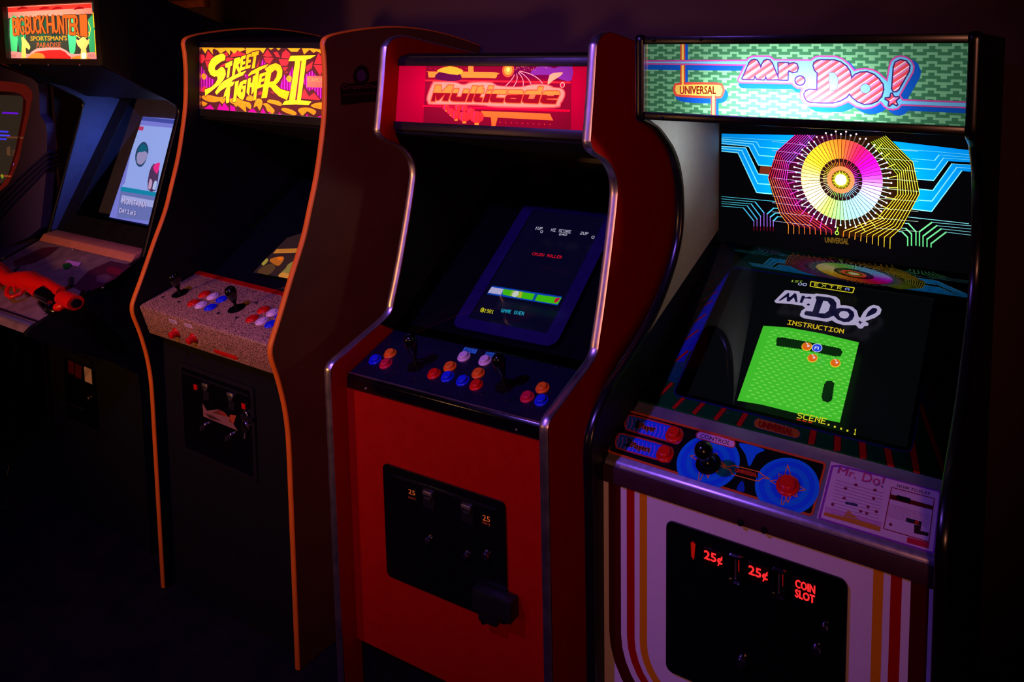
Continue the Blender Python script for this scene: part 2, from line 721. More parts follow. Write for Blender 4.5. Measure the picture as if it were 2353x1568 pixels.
# ------------------------------------------------------------------ cabinet pieces
def side_panel(parent, front, back_pts, x0, x1, mat, trim_mat, trim_range=None, tw=0.0, name='side_panel'):
    """front: smoothed front profile (y, z) from the top to the floor; back_pts closes the outline"""
    prof = front + back_pts
    o = MB().prism_x(prof, x0, x1).build(name, mat, parent)
    # rounded trim that wraps the front edge
    pth = front if trim_range is None else front[trim_range[0]:trim_range[1]]
    n = len(pth)
    sec = [(x0 - tw, 0.0), (x0 - tw, 0.0018), (x0 + 0.003, 0.0042), ((x0 + x1) / 2, 0.0052), (x1 - 0.003, 0.0042), (x1 + tw, 0.0018), (x1 + tw, 0.0)]
    vs, fs = [], []
    for i, p in enumerate(pth):
        a, b = pth[max(i - 1, 0)], pth[min(i + 1, n - 1)]
        ty, tz = b[0] - a[0], b[1] - a[1]
        L = sqrt(ty * ty + tz * tz) or 1.0
        ny, nz = tz / L, -ty / L        # outward for a path that runs downward along the front
        for x, h in sec:
            vs.append((x, p[0] + ny * h, p[1] + nz * h))
    m = len(sec)
    for i in range(n - 1):
        for k in range(m - 1):
            fs.append((i * m + k, i * m + k + 1, (i + 1) * m + k + 1, (i + 1) * m + k))
    t = MB().add(vs, fs).build('edge_trim', trim_mat, o, smooth=60)
    return o


def frame_on(pl, u, v, h=0.0, spin=0.0):
    m = Matrix((pl.e1, pl.e2, pl.n)).transposed().to_4x4()
    m.translation = pl.at(u, v, h)
    return m @ Matrix.Rotation(spin, 4, 'Z')


_btn = {}


def button(parent, pl, px, py, mat, label, r=0.0165, tall=0.011, recess=True):
    """arcade pushbutton; (px, py) is where the middle of its rim stands on the panel"""
    u, v = pl.uv(px, py)
    fr = frame_on(pl, u, v)
    key = (round(r, 4), round(tall, 4), mat.name)
    if key not in _btn:
        k = r / 0.0165
        rim = MB().lathe(Matrix(), [(0.0118 * k, 0.0), (0.0165 * k, 0.0), (0.0165 * k, 0.0018), (0.0155 * k, 0.0038), (0.0138 * k, 0.0046), (0.0124 * k, 0.0040), (0.0120 * k, 0.002)], 28).build('button', mat, None, smooth=50)
        pr = [(0.0114 * k, 0.0), (0.0114 * k, tall - 0.002), (0.0108 * k, tall - 0.0007), (0.0098 * k, tall), (0.006 * k, tall - 0.0004), (0.0008, tall - 0.0007)]
        if not recess:
            pr = [(0.0114 * k, 0.0), (0.0114 * k, tall - 0.003), (0.0098 * k, tall - 0.001), (0.006 * k, tall), (0.001, tall + 0.0004)]
        pl_ = MB().lathe(Matrix(), pr, 24).build('plunger', mat, None, smooth=50)
        _btn[key] = (rim.data, pl_.data)
        bpy.data.objects.remove(rim)
        bpy.data.objects.remove(pl_)
    rim, plg = _btn[key]
    o = bpy.data.objects.new('button', rim)
    COL.objects.link(o)
    o.parent = parent
    o.matrix_local = fr
    p = bpy.data.objects.new('plunger', plg)
    COL.objects.link(p)
    p.parent = o
    tag(o, label)
    return o


def bolt(parent, pl, px, py, r=0.004, mat=None, h=0.0018):
    u, v = pl.uv(px, py)
    o = MB().lathe(frame_on(pl, u, v), [(r, 0), (r, h * 0.4), (r * 0.75, h), (r * 0.2, h * 1.15)], 14).build('bolt', mat or MAT['steel_dark'], parent, smooth=50)
    return o


def joystick(parent, pl, base_px, base_py, top_px, top_py, kind='bat', hgt=0.075):
    u, v = pl.uv(base_px, base_py)
    fr = frame_on(pl, u, v)
    ax = None
    # lean so that the grip stands over the photographed spot
    top = pl.off(hgt).pix(top_px, top_py)
    base = pl.at(u, v, 0)
    ax = (top - base).normalized()
    rot = ax.to_track_quat('Z', 'Y').to_matrix().to_4x4()
    rot.translation = base
    L = (top - base).length
    sh = MB().lathe(rot, [(0.0045, 0.0), (0.0045, L * 0.65)], 14).build('joystick', MAT['steel_dark'], parent, smooth=50)
    MB().lathe(fr, [(0.0235, 0.0003), (0.0235, 0.0014), (0.020, 0.0022), (0.0042, 0.0026)], 32).build('joystick_base', MAT['black_gloss'], sh, smooth=50)
    if kind == 'bat':
        pr = [(0.0062, L * 0.42), (0.0092, L * 0.50), (0.0125, L * 0.68), (0.0152, L * 0.86), (0.0156, L * 0.97), (0.0142, L * 1.07), (0.010, L * 1.14), (0.004, L * 1.17), (0.0004, L * 1.175)]
    else:
        pr = [(0.0005, L - 0.0172)] + [(0.0172 * sin(pi * t / 12), L - 0.0172 * cos(pi * t / 12)) for t in range(1, 12)] + [(0.0005, L + 0.0172)]
    MB().lathe(rot, pr, 24).build('joystick_grip', MAT['black_gloss'], sh, smooth=60)
    return sh


def rrect(u0, v0, u1, v1, r, seg=5):
    out = []
    for cx, cy, a in ((u1 - r, v1 - r, 0), (u0 + r, v1 - r, pi / 2), (u0 + r, v0 + r, pi), (u1 - r, v0 + r, 1.5 * pi)):
        for k in range(seg + 1):
            t = a + pi / 2 * k / seg
            out.append((cx + r * cos(t), cy + r * sin(t)))
    return out


def ring_slab(mb, pl, outer, inner, h0, h1):
    n = len(outer)
    vs = [pl.at(u, v, h1) for u, v in outer] + [pl.at(u, v, h1) for u, v in inner] + [pl.at(u, v, h0) for u, v in outer] + [pl.at(u, v, h0) for u, v in inner]
    fs = []
    for i in range(n):
        j = (i + 1) % n
        fs += [(i, j, n + j, n + i), (2 * n + i, i, j, 2 * n + j)[::-1], (n + i, n + j, 3 * n + j, 3 * n + i), (2 * n + i, 2 * n + j, 3 * n + j, 3 * n + i)[::-1]]
    return mb.add(vs, fs)


def px_box(pl, tl, br):
    """axis-aligned plane rectangle from two opposite photographed corners"""
    a, b = pl.uv(*tl), pl.uv(*br)
    return min(a[0], b[0]), min(a[1], b[1]), max(a[0], b[0]), max(a[1], b[1])


def tube_lamp(parent, x0, x1, y, z, power, color=(1, 1, 1), face=(0, -1, 0), hgt=0.02, name='marquee_tube'):
    """area light"""
    ld = bpy.data.lights.new(name + '_light', 'AREA')
    ld.shape = 'RECTANGLE'
    ld.size = x1 - x0
    ld.size_y = hgt
    ld.energy = power
    ld.color = color
    o = bpy.data.objects.new(name + '_light', ld)
    COL.objects.link(o)
    o.parent = parent
    o.location = ((x0 + x1) / 2, y, z)
    o.rotation_euler = Vector(face).to_track_quat('-Z', 'Y').to_euler()
    return o


def pane(name, pl, u0, v0, u1, v1, mat, parent, h=0.0):
    """sheet of glass, its face turned out of the plane"""
    me = bpy.data.meshes.new(name)
    me.from_pydata([tuple(pl.at(u, v, h)) for u, v in ((u0, v0), (u1, v0), (u1, v1), (u0, v1))], [], [(0, 1, 2, 3)])
    if me.polygons[0].normal.dot(pl.n) < 0:
        me.flip_normals()
    return link_mesh(name, me, mat, parent)

# ================================================================== the room
def structure(name, mb, mat):
    return tag(mb.build(name, mat), kind='structure')


m_floor = surf('dark_carpet', (34, 20, 20), 0.95, col2=(18, 12, 15), scale=9, bump=0.6, bscale=350, spec=0.1)
m_wall = surf('dark_painted_wall', (74, 50, 52), 0.8, var=0.06, scale=3, bump=0.08, bscale=120, spec=0.2)
m_ceil = surf('dark_ceiling', (22, 18, 20), 0.9)
RX0, RX1, RY0, RY1, RH = -5.2, 2.8, -2.6, 2.12, 2.9
structure('floor', MB().box((RX0, RY0, -0.1), (RX1, RY1, 0.0)), m_floor)
structure('wall_back', MB().box((RX0, RY1, 0.0), (RX1, RY1 + 0.1, RH)), m_wall)
structure('wall_left', MB().box((RX0 - 0.1, RY0, 0.0), (RX0, RY1 + 0.1, RH)), m_wall)
structure('wall_right', MB().box((RX1, RY0, 0.0), (RX1 + 0.1, RY1 + 0.1, RH)), m_wall)
structure('wall_front', MB().box((RX0, RY0 - 0.1, 0.0), (RX1, RY0, RH)), m_wall)
structure('ceiling', MB().box((RX0 - 0.1, RY0 - 0.1, RH), (RX1 + 0.1, RY1 + 0.1, RH + 0.1)), m_ceil)

# picture frame whose lower right corner shows on the back wall
pf = empty('picture_frame', (-3.68, RY1 - 0.02, 2.15))
tag(pf, 'brown wooden picture frame on the wall, cut by the top of the photo', 'picture frame')
plw = Plane('W', (0, -1, 0), (0, RY1 - 0.001, 0))
c1 = plw.pix(483, 17)
x1, z1 = c1.x + 3.68, c1.z - 2.15
for lo, hi in (((-0.40, -0.012, z1), (x1, 0.019, z1 + 0.035)), ((x1 - 0.035, -0.012, z1 + 0.035), (x1, 0.019, 0.36)), ((-0.40, -0.012, z1 + 0.035), (-0.365, 0.019, 0.36)), ((-0.40, -0.012, 0.36), (x1, 0.019, 0.395))):
    MB().box(lo, hi).build('frame_rail', MAT['wood'], pf, bevel=0.004)
MB().box((-0.365, 0.002, z1 + 0.035), (x1 - 0.035, 0.012, 0.36)).build('picture', surf('picture_print', (70, 44, 34), 0.6, var=0.4, scale=7), pf)


def cab_empty(name, c, label):
    ox, oy, a, rr = CAB[c]
    e = empty(name, (ox, oy, 0), (0, rr, a))
    tag(e, label, 'arcade machine')
    return e


# ================================================================== orange-trimmed cabinet (S)
S = cab_empty('arcade_cabinet', 'S', 'black arcade cabinet with orange edge trim and a yellow-lettered street fight marquee')
SW = 0.668
S_front = smooth_path([(0.78, 1.727), (0.699, 1.747), (0.595, 1.767), (0.498, 1.778), (0.407, 1.781), (0.322, 1.776), (0.242, 1.766), (0.172, 1.752), (0.150, 1.735), (0.152, 1.700), (0.153, 1.655), (0.151, 1.600),
                       (0.146, 1.533), (0.133, 1.455), (0.115, 1.370), (0.092, 1.290), (0.067, 1.208), (0.030, 1.121), (0.006, 1.062), (-0.017, 1.006), (-0.036, 0.962), (-0.043, 0.938), (-0.041, 0.910),
                       (-0.025, 0.851), (-0.010, 0.776), (-0.002, 0.702), (0.0, 0.626), (0.0, 0.50), (0.0, 0.008)], 4)
for x0, x1, m in ((0.0, 0.019, MAT['black']), (SW - 0.019, SW, MAT['brown_side'])):
    side_panel(S, S_front, [(0.78, 0.008)], x0, x1, m, MAT['orange_trim'], tw=0.0003)
i0, i1 = 0.019, SW - 0.019
MB().prism_x([(0.78, 1.70), (0.60, 1.74), (0.41, 1.755), (0.25, 1.745), (0.195, 1.735), (0.195, 1.725), (0.78, 1.68)], i0, i1).build('top_panel', MAT['black'], S)
MB().box((i0, 0.765, 0.008), (i1, 0.78, 1.70)).build('back_panel', MAT['black'], S)
MB().prism_x([(0.03, 0.008), (0.03, 0.845), (0.045, 0.845), (0.045, 0.008)], i0, i1).build('front_panel', MAT['black_matte'], S)
MB().prism_x([(0.190, 1.502), (0.52, 1.40), (0.52, 1.39), (0.190, 1.490)], i0, i1).build('speaker_panel', MAT['black_matte'], S)
# marquee
plSm = yz_plane('S', 0.189, 1.522, 0.05)
A = Art(plSm).crop(450, 100, 7.843)
DK = (84, 28, 34)
A.poly2([(i0 + 0.002, 0.0005), (i1, 0.0005), (i1, 0.196), (i0 + 0.002, 0.196)], DK)
YE, OR, RD, MG, PU = (255, 196, 40), (250, 150, 30), (226, 30, 48), (222, 0, 140), (150, 20, 120)
for k in range(13):       # purple hatched fields
    for (xa, ya, xb, yb) in ((100, 420, 240, 860), (1140, 280, 1260, 430), (1500, 560, 1730, 880), (1940, 500, 2300, 960)):
        pass
for pts in ([(95, 400), (220, 600), (340, 660), (260, 820), (95, 860)], [(1150, 420), (1210, 270), (1270, 400), (1200, 440)], [(1510, 780), (1590, 560), (1650, 640), (1740, 400), (1760, 560), (1690, 860), (1560, 840)],
            [(1930, 700), (1980, 560), (2090, 480), (2170, 590), (2330, 620), (2330, 960), (2240, 1000), (2120, 820), (2030, 860)], [(640, 900), (640, 1000), (600, 1000)], [(880, 560), (960, 560), (920, 660)]):
    A.poly(pts, (140, 10, 110))
    xs = [p[0] for p in pts]
    y_mid = sum(p[1] for p in pts) / len(pts)
    A.P[-1] = (A.P[-1][0], (140, 10, 110), 'pur')
for k in range(46):
    x = 90 + k * 50
    A.P.append(([A.q(p) for p in ((x, 300), (x + 16, 300), (x + 16, 1050), (x, 1050))], None, 'hatch'))


def pur(tags, c):
    return (224, 40, 190) if 'hatch' in tags else (128, 8, 96)


A.P = [(p, pur if t == 'pur' else c, t) for p, c, t in A.P]
for pts in ([(95, 190), (150, 210), (170, 280), (120, 350), (95, 360)], [(170, 290), (215, 130), (320, 240), (330, 300), (170, 300)], [(165, 310), (320, 320), (240, 430), (210, 440)], [(620, 240), (660, 170), (740, 140), (900, 190), (880, 215), (640, 240)],
            [(500, 190), (560, 150), (580, 230), (510, 230)], [(1210, 225), (1290, 110), (1380, 230), (1300, 240)], [(1220, 250), (1400, 260), (1330, 370), (1260, 340)], [(1400, 160), (1470, 150), (1520, 250), (1450, 240)],
            [(1540, 260), (1560, 170), (1620, 115), (1700, 180), (1690, 270)], [(1490, 280), (1700, 290), (1640, 400), (1540, 400)], [(1560, 430), (1660, 430), (1600, 500)], [(1640, 500), (1660, 520), (1600, 540)],
            [(2130, 370), (2210, 170), (2330, 330), (2330, 370)], [(1990, 500), (1990, 410), (2110, 320), (2090, 440), (2000, 510)], [(2120, 390), (2330, 390), (2240, 580)], [(1900, 990), (1950, 810), (2040, 960), (2130, 890), (2240, 1020), (1900, 995)],
            [(105, 870), (110, 800), (170, 770), (200, 820), (150, 870)], [(1115, 920), (1150, 870), (1210, 870), (1180, 925)], [(1340, 870), (1380, 870), (1420, 915)], [(1090, 430), (1150, 280), (1120, 420)], [(430, 410), (520, 360), (530, 400), (440, 430)],
            [(560, 250), (700, 270), (560, 330), (540, 300)]):
    A.poly(pts, (232, 40, 52))
for pts in ([(95, 70), (340, 70), (300, 120), (310, 200), (220, 90), (170, 180), (130, 120)], [(310, 80), (700, 75), (690, 190), (620, 110), (610, 210), (540, 120), (440, 190), (400, 130)], [(690, 75), (860, 75), (900, 110), (790, 150), (750, 120), (700, 180)],
            [(900, 75), (1270, 75), (1210, 180), (1160, 120), (1040, 130), (910, 200)], [(1300, 75), (1420, 75), (1350, 115)], [(1440, 75), (1540, 75), (1490, 125)], [(1640, 75), (1890, 75), (1830, 150), (1720, 150)], [(1910, 80), (2060, 85), (2270, 110), (2270, 200), (2190, 130), (2120, 170), (2050, 110), (1950, 200)],
            [(2060, 110), (2340, 120), (2340, 220), (2200, 150)]):
    A.poly(pts, (250, 160, 30))
for pts in ([(110, 950), (200, 930), (290, 940), (420, 970), (500, 960), (540, 1010), (480, 1090), (430, 1040), (330, 1060), (200, 1040), (120, 990)], [(110, 1040), (210, 1080), (150, 1130), (115, 1110)], [(610, 1000), (740, 980), (860, 1040), (960, 1060), (1000, 1120), (980, 1190), (900, 1130), (910, 1240), (830, 1180), (750, 1120), (630, 1070)],
            [(1040, 1160), (1090, 1000), (1180, 1010), (1200, 1080), (1150, 1210), (1100, 1120)], [(1200, 1090), (1290, 1080), (1370, 1150), (1420, 1210), (1380, 1270), (1290, 1220), (1250, 1130)], [(1290, 1060), (1320, 1010), (1500, 1040), (1560, 1110), (1500, 1120), (1400, 1090)],
            [(1540, 1180), (1600, 1160), (1740, 1200), (1820, 1260), (1780, 1290), (1680, 1270), (1570, 1220)], [(1840, 1200), (1900, 1160), (2050, 1160), (2170, 1220), (2120, 1290), (2010, 1220), (1930, 1300), (1880, 1260)], [(2070, 1130), (2140, 1080), (2330, 1060), (2330, 1170), (2220, 1180)],
            [(100, 590), (140, 535), (195, 590), (150, 660)], [(1625, 640), (1680, 570), (1730, 620), (1700, 705)], [(690, 1110), (720, 1090), (740, 1150)], [(900, 1010), (960, 930), (1040, 970), (1010, 1040)]):
    A.smooth(pts, (228, 128, 28), sub=2)
for c in ((140, 598), (1670, 632), (800, 1090), (900, 1110), (1130, 1080), (1320, 1160), (1640, 1220), (1960, 1200), (2080, 1230), (2190, 1130), (280, 990), (420, 1000)):
    A.disc(c, 9, (96, 30, 24), seg=8)
for pts in ([(125, 1190), (260, 1100), (320, 1170), (330, 1205)], [(380, 1200), (430, 1080), (470, 1150), (510, 1065), (590, 1160), (600, 1220), (380, 1205)], [(620, 1110), (700, 1150), (720, 1225), (620, 1215)], [(1165, 1250), (1210, 1160), (1260, 1255)], [(930, 1235), (1030, 1170), (1100, 1245)],
            [(1310, 1270), (1330, 1220), (1360, 1275)], [(1480, 1290), (1500, 1240), (1560, 1290)], [(1970, 1330), (2000, 1270), (2040, 1330)], [(2170, 1330), (2290, 1290), (2330, 1340)]):
    A.poly(pts, (216, 10, 140))
O, OW = (70, 18, 30), 26


def brush(pts, col, ow=22):
    A.line(list(pts) + [pts[0]], ow, O)
    A.poly(pts, col)


Y1, Y2, Y3 = (255, 206, 36), (255, 186, 28), (255, 160, 22)
LET = [
    ([(170, 950), (160, 830), (270, 790), (350, 720), (395, 640), (380, 590), (330, 600), (260, 560), (225, 480), (230, 380), (280, 280), (360, 220), (440, 190), (495, 180), (535, 225), (525, 300), (450, 330), (370, 390), (340, 440), (350, 485), (390, 478), (440, 430), (490, 425), (530, 480), (540, 560), (500, 650), (430, 740), (330, 820), (240, 890)], Y1),
    ([(530, 365), (660, 305), (655, 395), (622, 410), (600, 600), (555, 625), (578, 430), (532, 436)], Y1),
    ([(690, 275), (790, 243), (812, 290), (795, 350), (765, 390), (815, 515), (768, 530), (722, 430), (700, 560), (650, 590)], Y2),
    ([(815, 240), (905, 205), (893, 268), (852, 285), (846, 330), (892, 315), (886, 368), (840, 385), (834, 430), (898, 408), (882, 465), (790, 500)], Y2),
    ([(918, 205), (1003, 180), (993, 235), (955, 247), (949, 300), (993, 288), (986, 340), (942, 352), (936, 400), (992, 385), (976, 440), (893, 465)], Y3),
    ([(1010, 160), (1140, 130), (1130, 200), (1092, 213), (1062, 440), (1005, 455), (1042, 230), (1002, 242)], Y3),
    ([(345, 880), (420, 760), (500, 680), (620, 610), (760, 540), (910, 488), (850, 570), (740, 620), (670, 655), (635, 700), (700, 685), (665, 762), (620, 780), (598, 1065), (548, 1080), (540, 940), (495, 985), (518, 880), (560, 780), (450, 850), (375, 925)], Y1),
    ([(710, 690), (775, 665), (722, 1045), (668, 1058)], Y2),
    ([(798, 700), (870, 660), (918, 652), (906, 742), (862, 720), (822, 790), (812, 880), (840, 880), (850, 822), (825, 822), (835, 770), (905, 748), (880, 950), (850, 1018), (798, 1000), (745, 935), (752, 830)], Y2),
    ([(940, 640), (992, 612), (985, 718), (1018, 702), (1030, 590), (1072, 570), (1042, 870), (1000, 925), (1006, 780), (975, 792), (958, 945), (915, 880)], Y2),
    ([(945, 562), (1000, 500), (1150, 420), (1315, 368), (1260, 432), (1142, 490), (1132, 560), (1085, 1012), (1032, 1035), (1078, 532), (1000, 562), (950, 592)], Y3),
    ([(1150, 552), (1272, 510), (1252, 570), (1190, 600), (1185, 642), (1240, 625), (1225, 680), (1176, 697), (1166, 745), (1240, 730), (1215, 780), (1102, 818)], Y3),
    ([(1240, 462), (1330, 390), (1440, 353), (1522, 390), (1560, 480), (1552, 590), (1500, 680), (1442, 742), (1530, 822), (1692, 868), (1642, 1022), (1500, 955), (1400, 862), (1350, 790), (1312, 790), (1280, 980), (1178, 988), (1250, 600), (1270, 500)], Y3),
    ([(1665, 318), (1710, 222), (2170, 208), (2075, 268), (1992, 292), (1892, 1022), (2085, 1048), (2030, 1112), (1800, 1100), (1552, 1108), (1600, 1040), (1680, 1022), (1790, 320)], Y1),
]
for pts, c in LET:
    A.line(list(pts) + [pts[0]], 26, O)
for pts, c in LET:
    A.poly(pts, c)
A.poly([(1360, 530), (1430, 470), (1468, 512), (1452, 600), (1400, 680), (1330, 692)], (90, 24, 34))
A.poly([(1885, 312), (1908, 308), (1822, 1020), (1788, 1020)], (130, 30, 50))
A.poly([(2000, 585), (2400, 585), (2400, 800), (2000, 788)], (238, 84, 78))
plSm.film = A.build('marquee', gmat(0.85, 0.25), S)
F = Flat(plSm, 450, 100, 7.843)
F.text('CAPCOM', ((2020, 615), (2390, 625), (2390, 700), (2020, 690)), (255, 196, 110))
F.build('lettering', gmat(0.95), plSm.film)
tube_lamp(S, 0.06, 0.60, 0.30, 1.61, 0.8, (1.0, 0.95, 0.85))
MB().slab(plSm, [(i0, 0.1965), (i1, 0.1965), (i1, 0.212), (i0, 0.212)], -0.004, 0.008).build('marquee_retainer', MAT['steel_dark'], S)
MB().slab(plSm, [(i0, -0.022), (i1, -0.022), (i1, 0.0), (i0, 0.0)], -0.004, 0.008).build('marquee_retainer', MAT['black'], S)
MB().slab(plSm, [(i0, 0.0), (i0 + 0.002, 0.0), (i0 + 0.002, 0.1965), (i0, 0.1965)], -0.004, 0.006).build('marquee_edge', MAT['brass'], S)
# monitor glass, bezel and the picture behind it
plSg = yz_plane('S', 0.155, 0.995, 1.30)
L_ = 0.66
MB().slab(plSg.off(-0.045), [(i0, 0.0), (i1, 0.0), (i1, L_), (i0, L_)], -0.004, 0.0).build('monitor_bezel', MAT['black_matte'], S)
A = Art(plSg.off(-0.02)).crop(570, 520, 11.2)
corner = [A.q(p) for p in ((130, 1190), (1080, 1365))]
A.poly([(135, 1190), (1560, 1440), (1560, 1200), (1800, 300), (1560, 120), (1000, 300), (700, 600), (420, 880)], (52, 30, 34))
A.poly([(640, 700), (740, 590), (1560, 560), (1700, 640), (1150, 690)], (218, 132, 50))
for k in range(12):
    x = 780 + 44 * k
    A.poly([(x, 670), (x + 30, 590), (x + 38, 590), (x + 8, 670)], (120, 60, 26))
A.smooth([(600, 830), (830, 780), (920, 800), (900, 900), (780, 1020), (640, 960), (560, 900)], (196, 100, 32))
A.smooth([(760, 800), (860, 790), (900, 830), (840, 880), (760, 850)], (255, 110, 20))
A.smooth([(350, 960), (430, 860), (500, 830), (510, 900), (400, 1010)], (176, 150, 60))
A.smooth([(250, 1170), (380, 1040), (640, 960), (700, 1080), (520, 1250), (300, 1210)], (92, 58, 36))
A.smooth([(780, 1290), (960, 1090), (1060, 960), (1400, 820), (1300, 1200), (1080, 1340)], (150, 124, 62))
A.smooth([(780, 1290), (900, 1190), (1060, 1240), (1200, 1260), (1400, 1330), (1080, 1350)], (222, 140, 60))
A.build('screen', gmat(0.8), S)
pane('glass_pane', plSg, i0, 0.0, i1, L_, MAT['glass'], S)
# control panel
plSc = yz_plane('S', -0.033, 0.940, 0.188 / 0.057)
cpv = sqrt(0.188 ** 2 + 0.057 ** 2)
MB().prism_x([(-0.031, 0.937), (-0.024, 0.9427), (0.155, 0.997), (0.155, 0.94), (0.03, 0.845), (-0.006, 0.845)], i0 + 0.003, i1 - 0.003).build('control_panel', MAT['granite'], S, bevel=0.004)
MB().slab(plSc, [(i0 + 0.003, cpv - 0.016), (i1, cpv - 0.016), (i1, cpv), (i0 + 0.003, cpv)], 0, 0.002).build('panel_stripe', MAT['red'], S)
k4 = 4.3553


def c4(x, y):
    return 290 + x / k4, 540 + y / k4


for x, y, m, l in ((785, 598, 'btn_red', 'red pushbutton'), (868, 620, 'btn_white', 'white pushbutton'), (957, 648, 'btn_blue', 'blue pushbutton'), (674, 684, 'btn_red', 'red pushbutton'), (750, 705, 'btn_white', 'white pushbutton'), (845, 730, 'btn_blue', 'blue pushbutton'),
                   (1375, 755, 'btn_red', 'red pushbutton'), (1464, 784, 'btn_white', 'white pushbutton'), (1550, 812, 'btn_blue', 'blue pushbutton'), (1262, 842, 'btn_red', 'red pushbutton'), (1358, 868, 'btn_white', 'white pushbutton'), (1450, 898, 'btn_blue', 'blue pushbutton')):
    button(S, plSc, *c4(x, y), MAT[m], l, r=0.0172, tall=0.007)
joystick(S, plSc, *c4(540, 588), *c4(475, 420), hgt=0.07)
joystick(S, plSc, *c4(1105, 738), *c4(1042, 560), hgt=0.07)
for x, y in ((365, 625), (527, 672), (920, 785), (1105, 830), (1300, 682)):
    bolt(S, plSc, *c4(x, y), r=0.0045)
plSf = Plane('S', (0, -0.095, -0.027), (0, -0.031, 0.937))
for x, y in ((505, 975), (680, 1030)):
    button(S, plSf, *c4(x, y), MAT['btn_red'], 'red start button on the front lip', r=0.0150, tall=0.020)
for x, y in ((470, 868), (625, 910)):
    u, v = plSf.uv(*c4(x, y))
    st = MB().slab(plSf, [(u - 0.018, v - 0.006), (u + 0.018, v - 0.006), (u + 0.018, v + 0.006), (u - 0.018, v + 0.006)], 0, 0.0006).build('sticker', MAT['btn_white'], S)
    Ft = Flat(plSf)
    vs, fs = text_polys('START')
    b = 0
    Ft.v = [(u - 0.013 + 0.026 * p[0], v - 0.003 + 0.006 * p[1]) for p in vs]
    Ft.f = list(fs)
    Ft.c = [lin((60, 40, 40))] * len(fs)
    Ft.build('lettering', PRINT, st, h=0.0009)
tl, br = plSf.uv(*c4(875, 1128)), plSf.uv(*c4(1125, 1265))
MB().slab(plSf, [(tl[0], br[1] + 0.004), (br[0], br[1] + 0.004), (br[0], tl[1] - 0.004), (tl[0], tl[1] - 0.004)], 0, 0.002).build('badge', MAT['btn_red'], S, bevel=0.0006)
u0_, u1_ = tl[0], br[0]
Ft = Flat(plSf)
vs, fs = text_polys('CAPCOM')
v0_, v1_ = br[1] + 0.010, tl[1] - 0.010
Ft.v = [(u0_ + (u1_ - u0_) * (0.1 + 0.8 * p[0]), v0_ + (v1_ - v0_) * p[1]) for p in vs]
Ft.f = list(fs)
Ft.c = [lin((240, 120, 40))] * len(fs)
Ft.build('lettering', PRINT, S, h=0.0024)
# coin door
plSd = Plane('S', (0, -1, 0), (0, 0.03, 0))
tl, tr_, bl = plSd.uv(413, 830), plSd.uv(585, 892), plSd.uv(428, 1036)
du0, du1, dv1, dv0 = tl[0], tr_[0], tl[1], bl[1]
cd_ = MB()
ring_slab(cd_, plSd, rrect(du0, dv0, du1, dv1, 0.012), rrect(du0 + 0.014, dv0 + 0.014, du1 - 0.014, dv1 - 0.014, 0.008), 0, 0.005)
cd_.build('coin_door_frame', MAT['steel_dark'], S)
door = MB().slab(plSd, rrect(du0 + 0.017, dv0 + 0.017, du1 - 0.017, dv1 - 0.017, 0.006), 0, 0.004).build('coin_door', MAT['black_gloss'], S)
plSdd = plSd.off(0.004)


def c5(x, y):
    return 380 + x / 4.9, 800 + y / 4.9


MB().slab(plSdd, (lambda a, b: [(a[0], b[1]), (b[0], b[1]), (b[0], a[1]), (a[0], a[1])])(plSdd.uv(*c5(200, 262)), (plSdd.uv(*c5(945, 558))[0], plSdd.uv(*c5(200, 278))[1])), 0, 0.003).build('door_bar', MAT['steel_dark'], door)
for x, y in ((460, 440), (745, 548)):          # chrome coin entries with a dark slot
    u, v = plSdd.uv(*c5(x, y))
    MB().slab(plSdd, [(u - 0.014, v + 0.012), (u - 0.014, v + 0.002), (u - 0.006, v - 0.010), (u + 0.006, v - 0.010), (u + 0.014, v + 0.002), (u + 0.014, v + 0.012)], 0, 0.006).build('coin_entry', MAT['chrome'], door, bevel=0.001)
    MB().box((-0.009, -0.0014, 0), (0.009, 0.0014, 0.0015), fr=frame_on(plSdd, u, v + 0.001, 0.0056)).build('coin_slot', MAT['black_matte'], door)
    MB().slab(plSdd, [(u - 0.014, v - 0.040), (u + 0.014, v - 0.040), (u + 0.014, v - 0.012), (u - 0.014, v - 0.012)], 0, 0.002).build('reject_plate', MAT['steel_dark'], door)
for x, y in ((345, 440), (885, 655)):
    u, v = plSdd.uv(*c5(x, y))
    MB().slab(plSdd, [(u - 0.008, v - 0.008), (u + 0.008, v - 0.008), (u + 0.008, v + 0.008), (u - 0.008, v + 0.008)], 0, 0.003).build('price_light', MAT['btn_red'], door, bevel=0.001)
st = Flat(plSdd, 380, 800, 4.9)
st.poly([(420, 620), (470, 705), (600, 690), (720, 780), (815, 930), (430, 770)], (150, 100, 84))
st.poly([(520, 730), (600, 692), (660, 720), (715, 780)], (176, 66, 44))
st.poly([(450, 735), (540, 760), (640, 830), (500, 790)], (30, 16, 14))
st.poly([(730, 750), (800, 760), (770, 850), (715, 830)], (190, 80, 40))
st.build('sticker', PRINT, door, h=0.0006)
for x, y in ((465, 858), (752, 972)):
    u, v = plSdd.uv(*c5(x, y))
    MB().lathe(frame_on(plSdd, u, v), [(0.007, 0), (0.007, 0.006), (0.0055, 0.008), (0.0005, 0.008)], 18).build('door_lock', MAT['key_chrome'], door, smooth=40)
    MB().box((-0.001, -0.012, 0.008), (0.001, 0.002, 0.020), fr=frame_on(plSdd, u, v)).build('key', MAT['brass'], door)
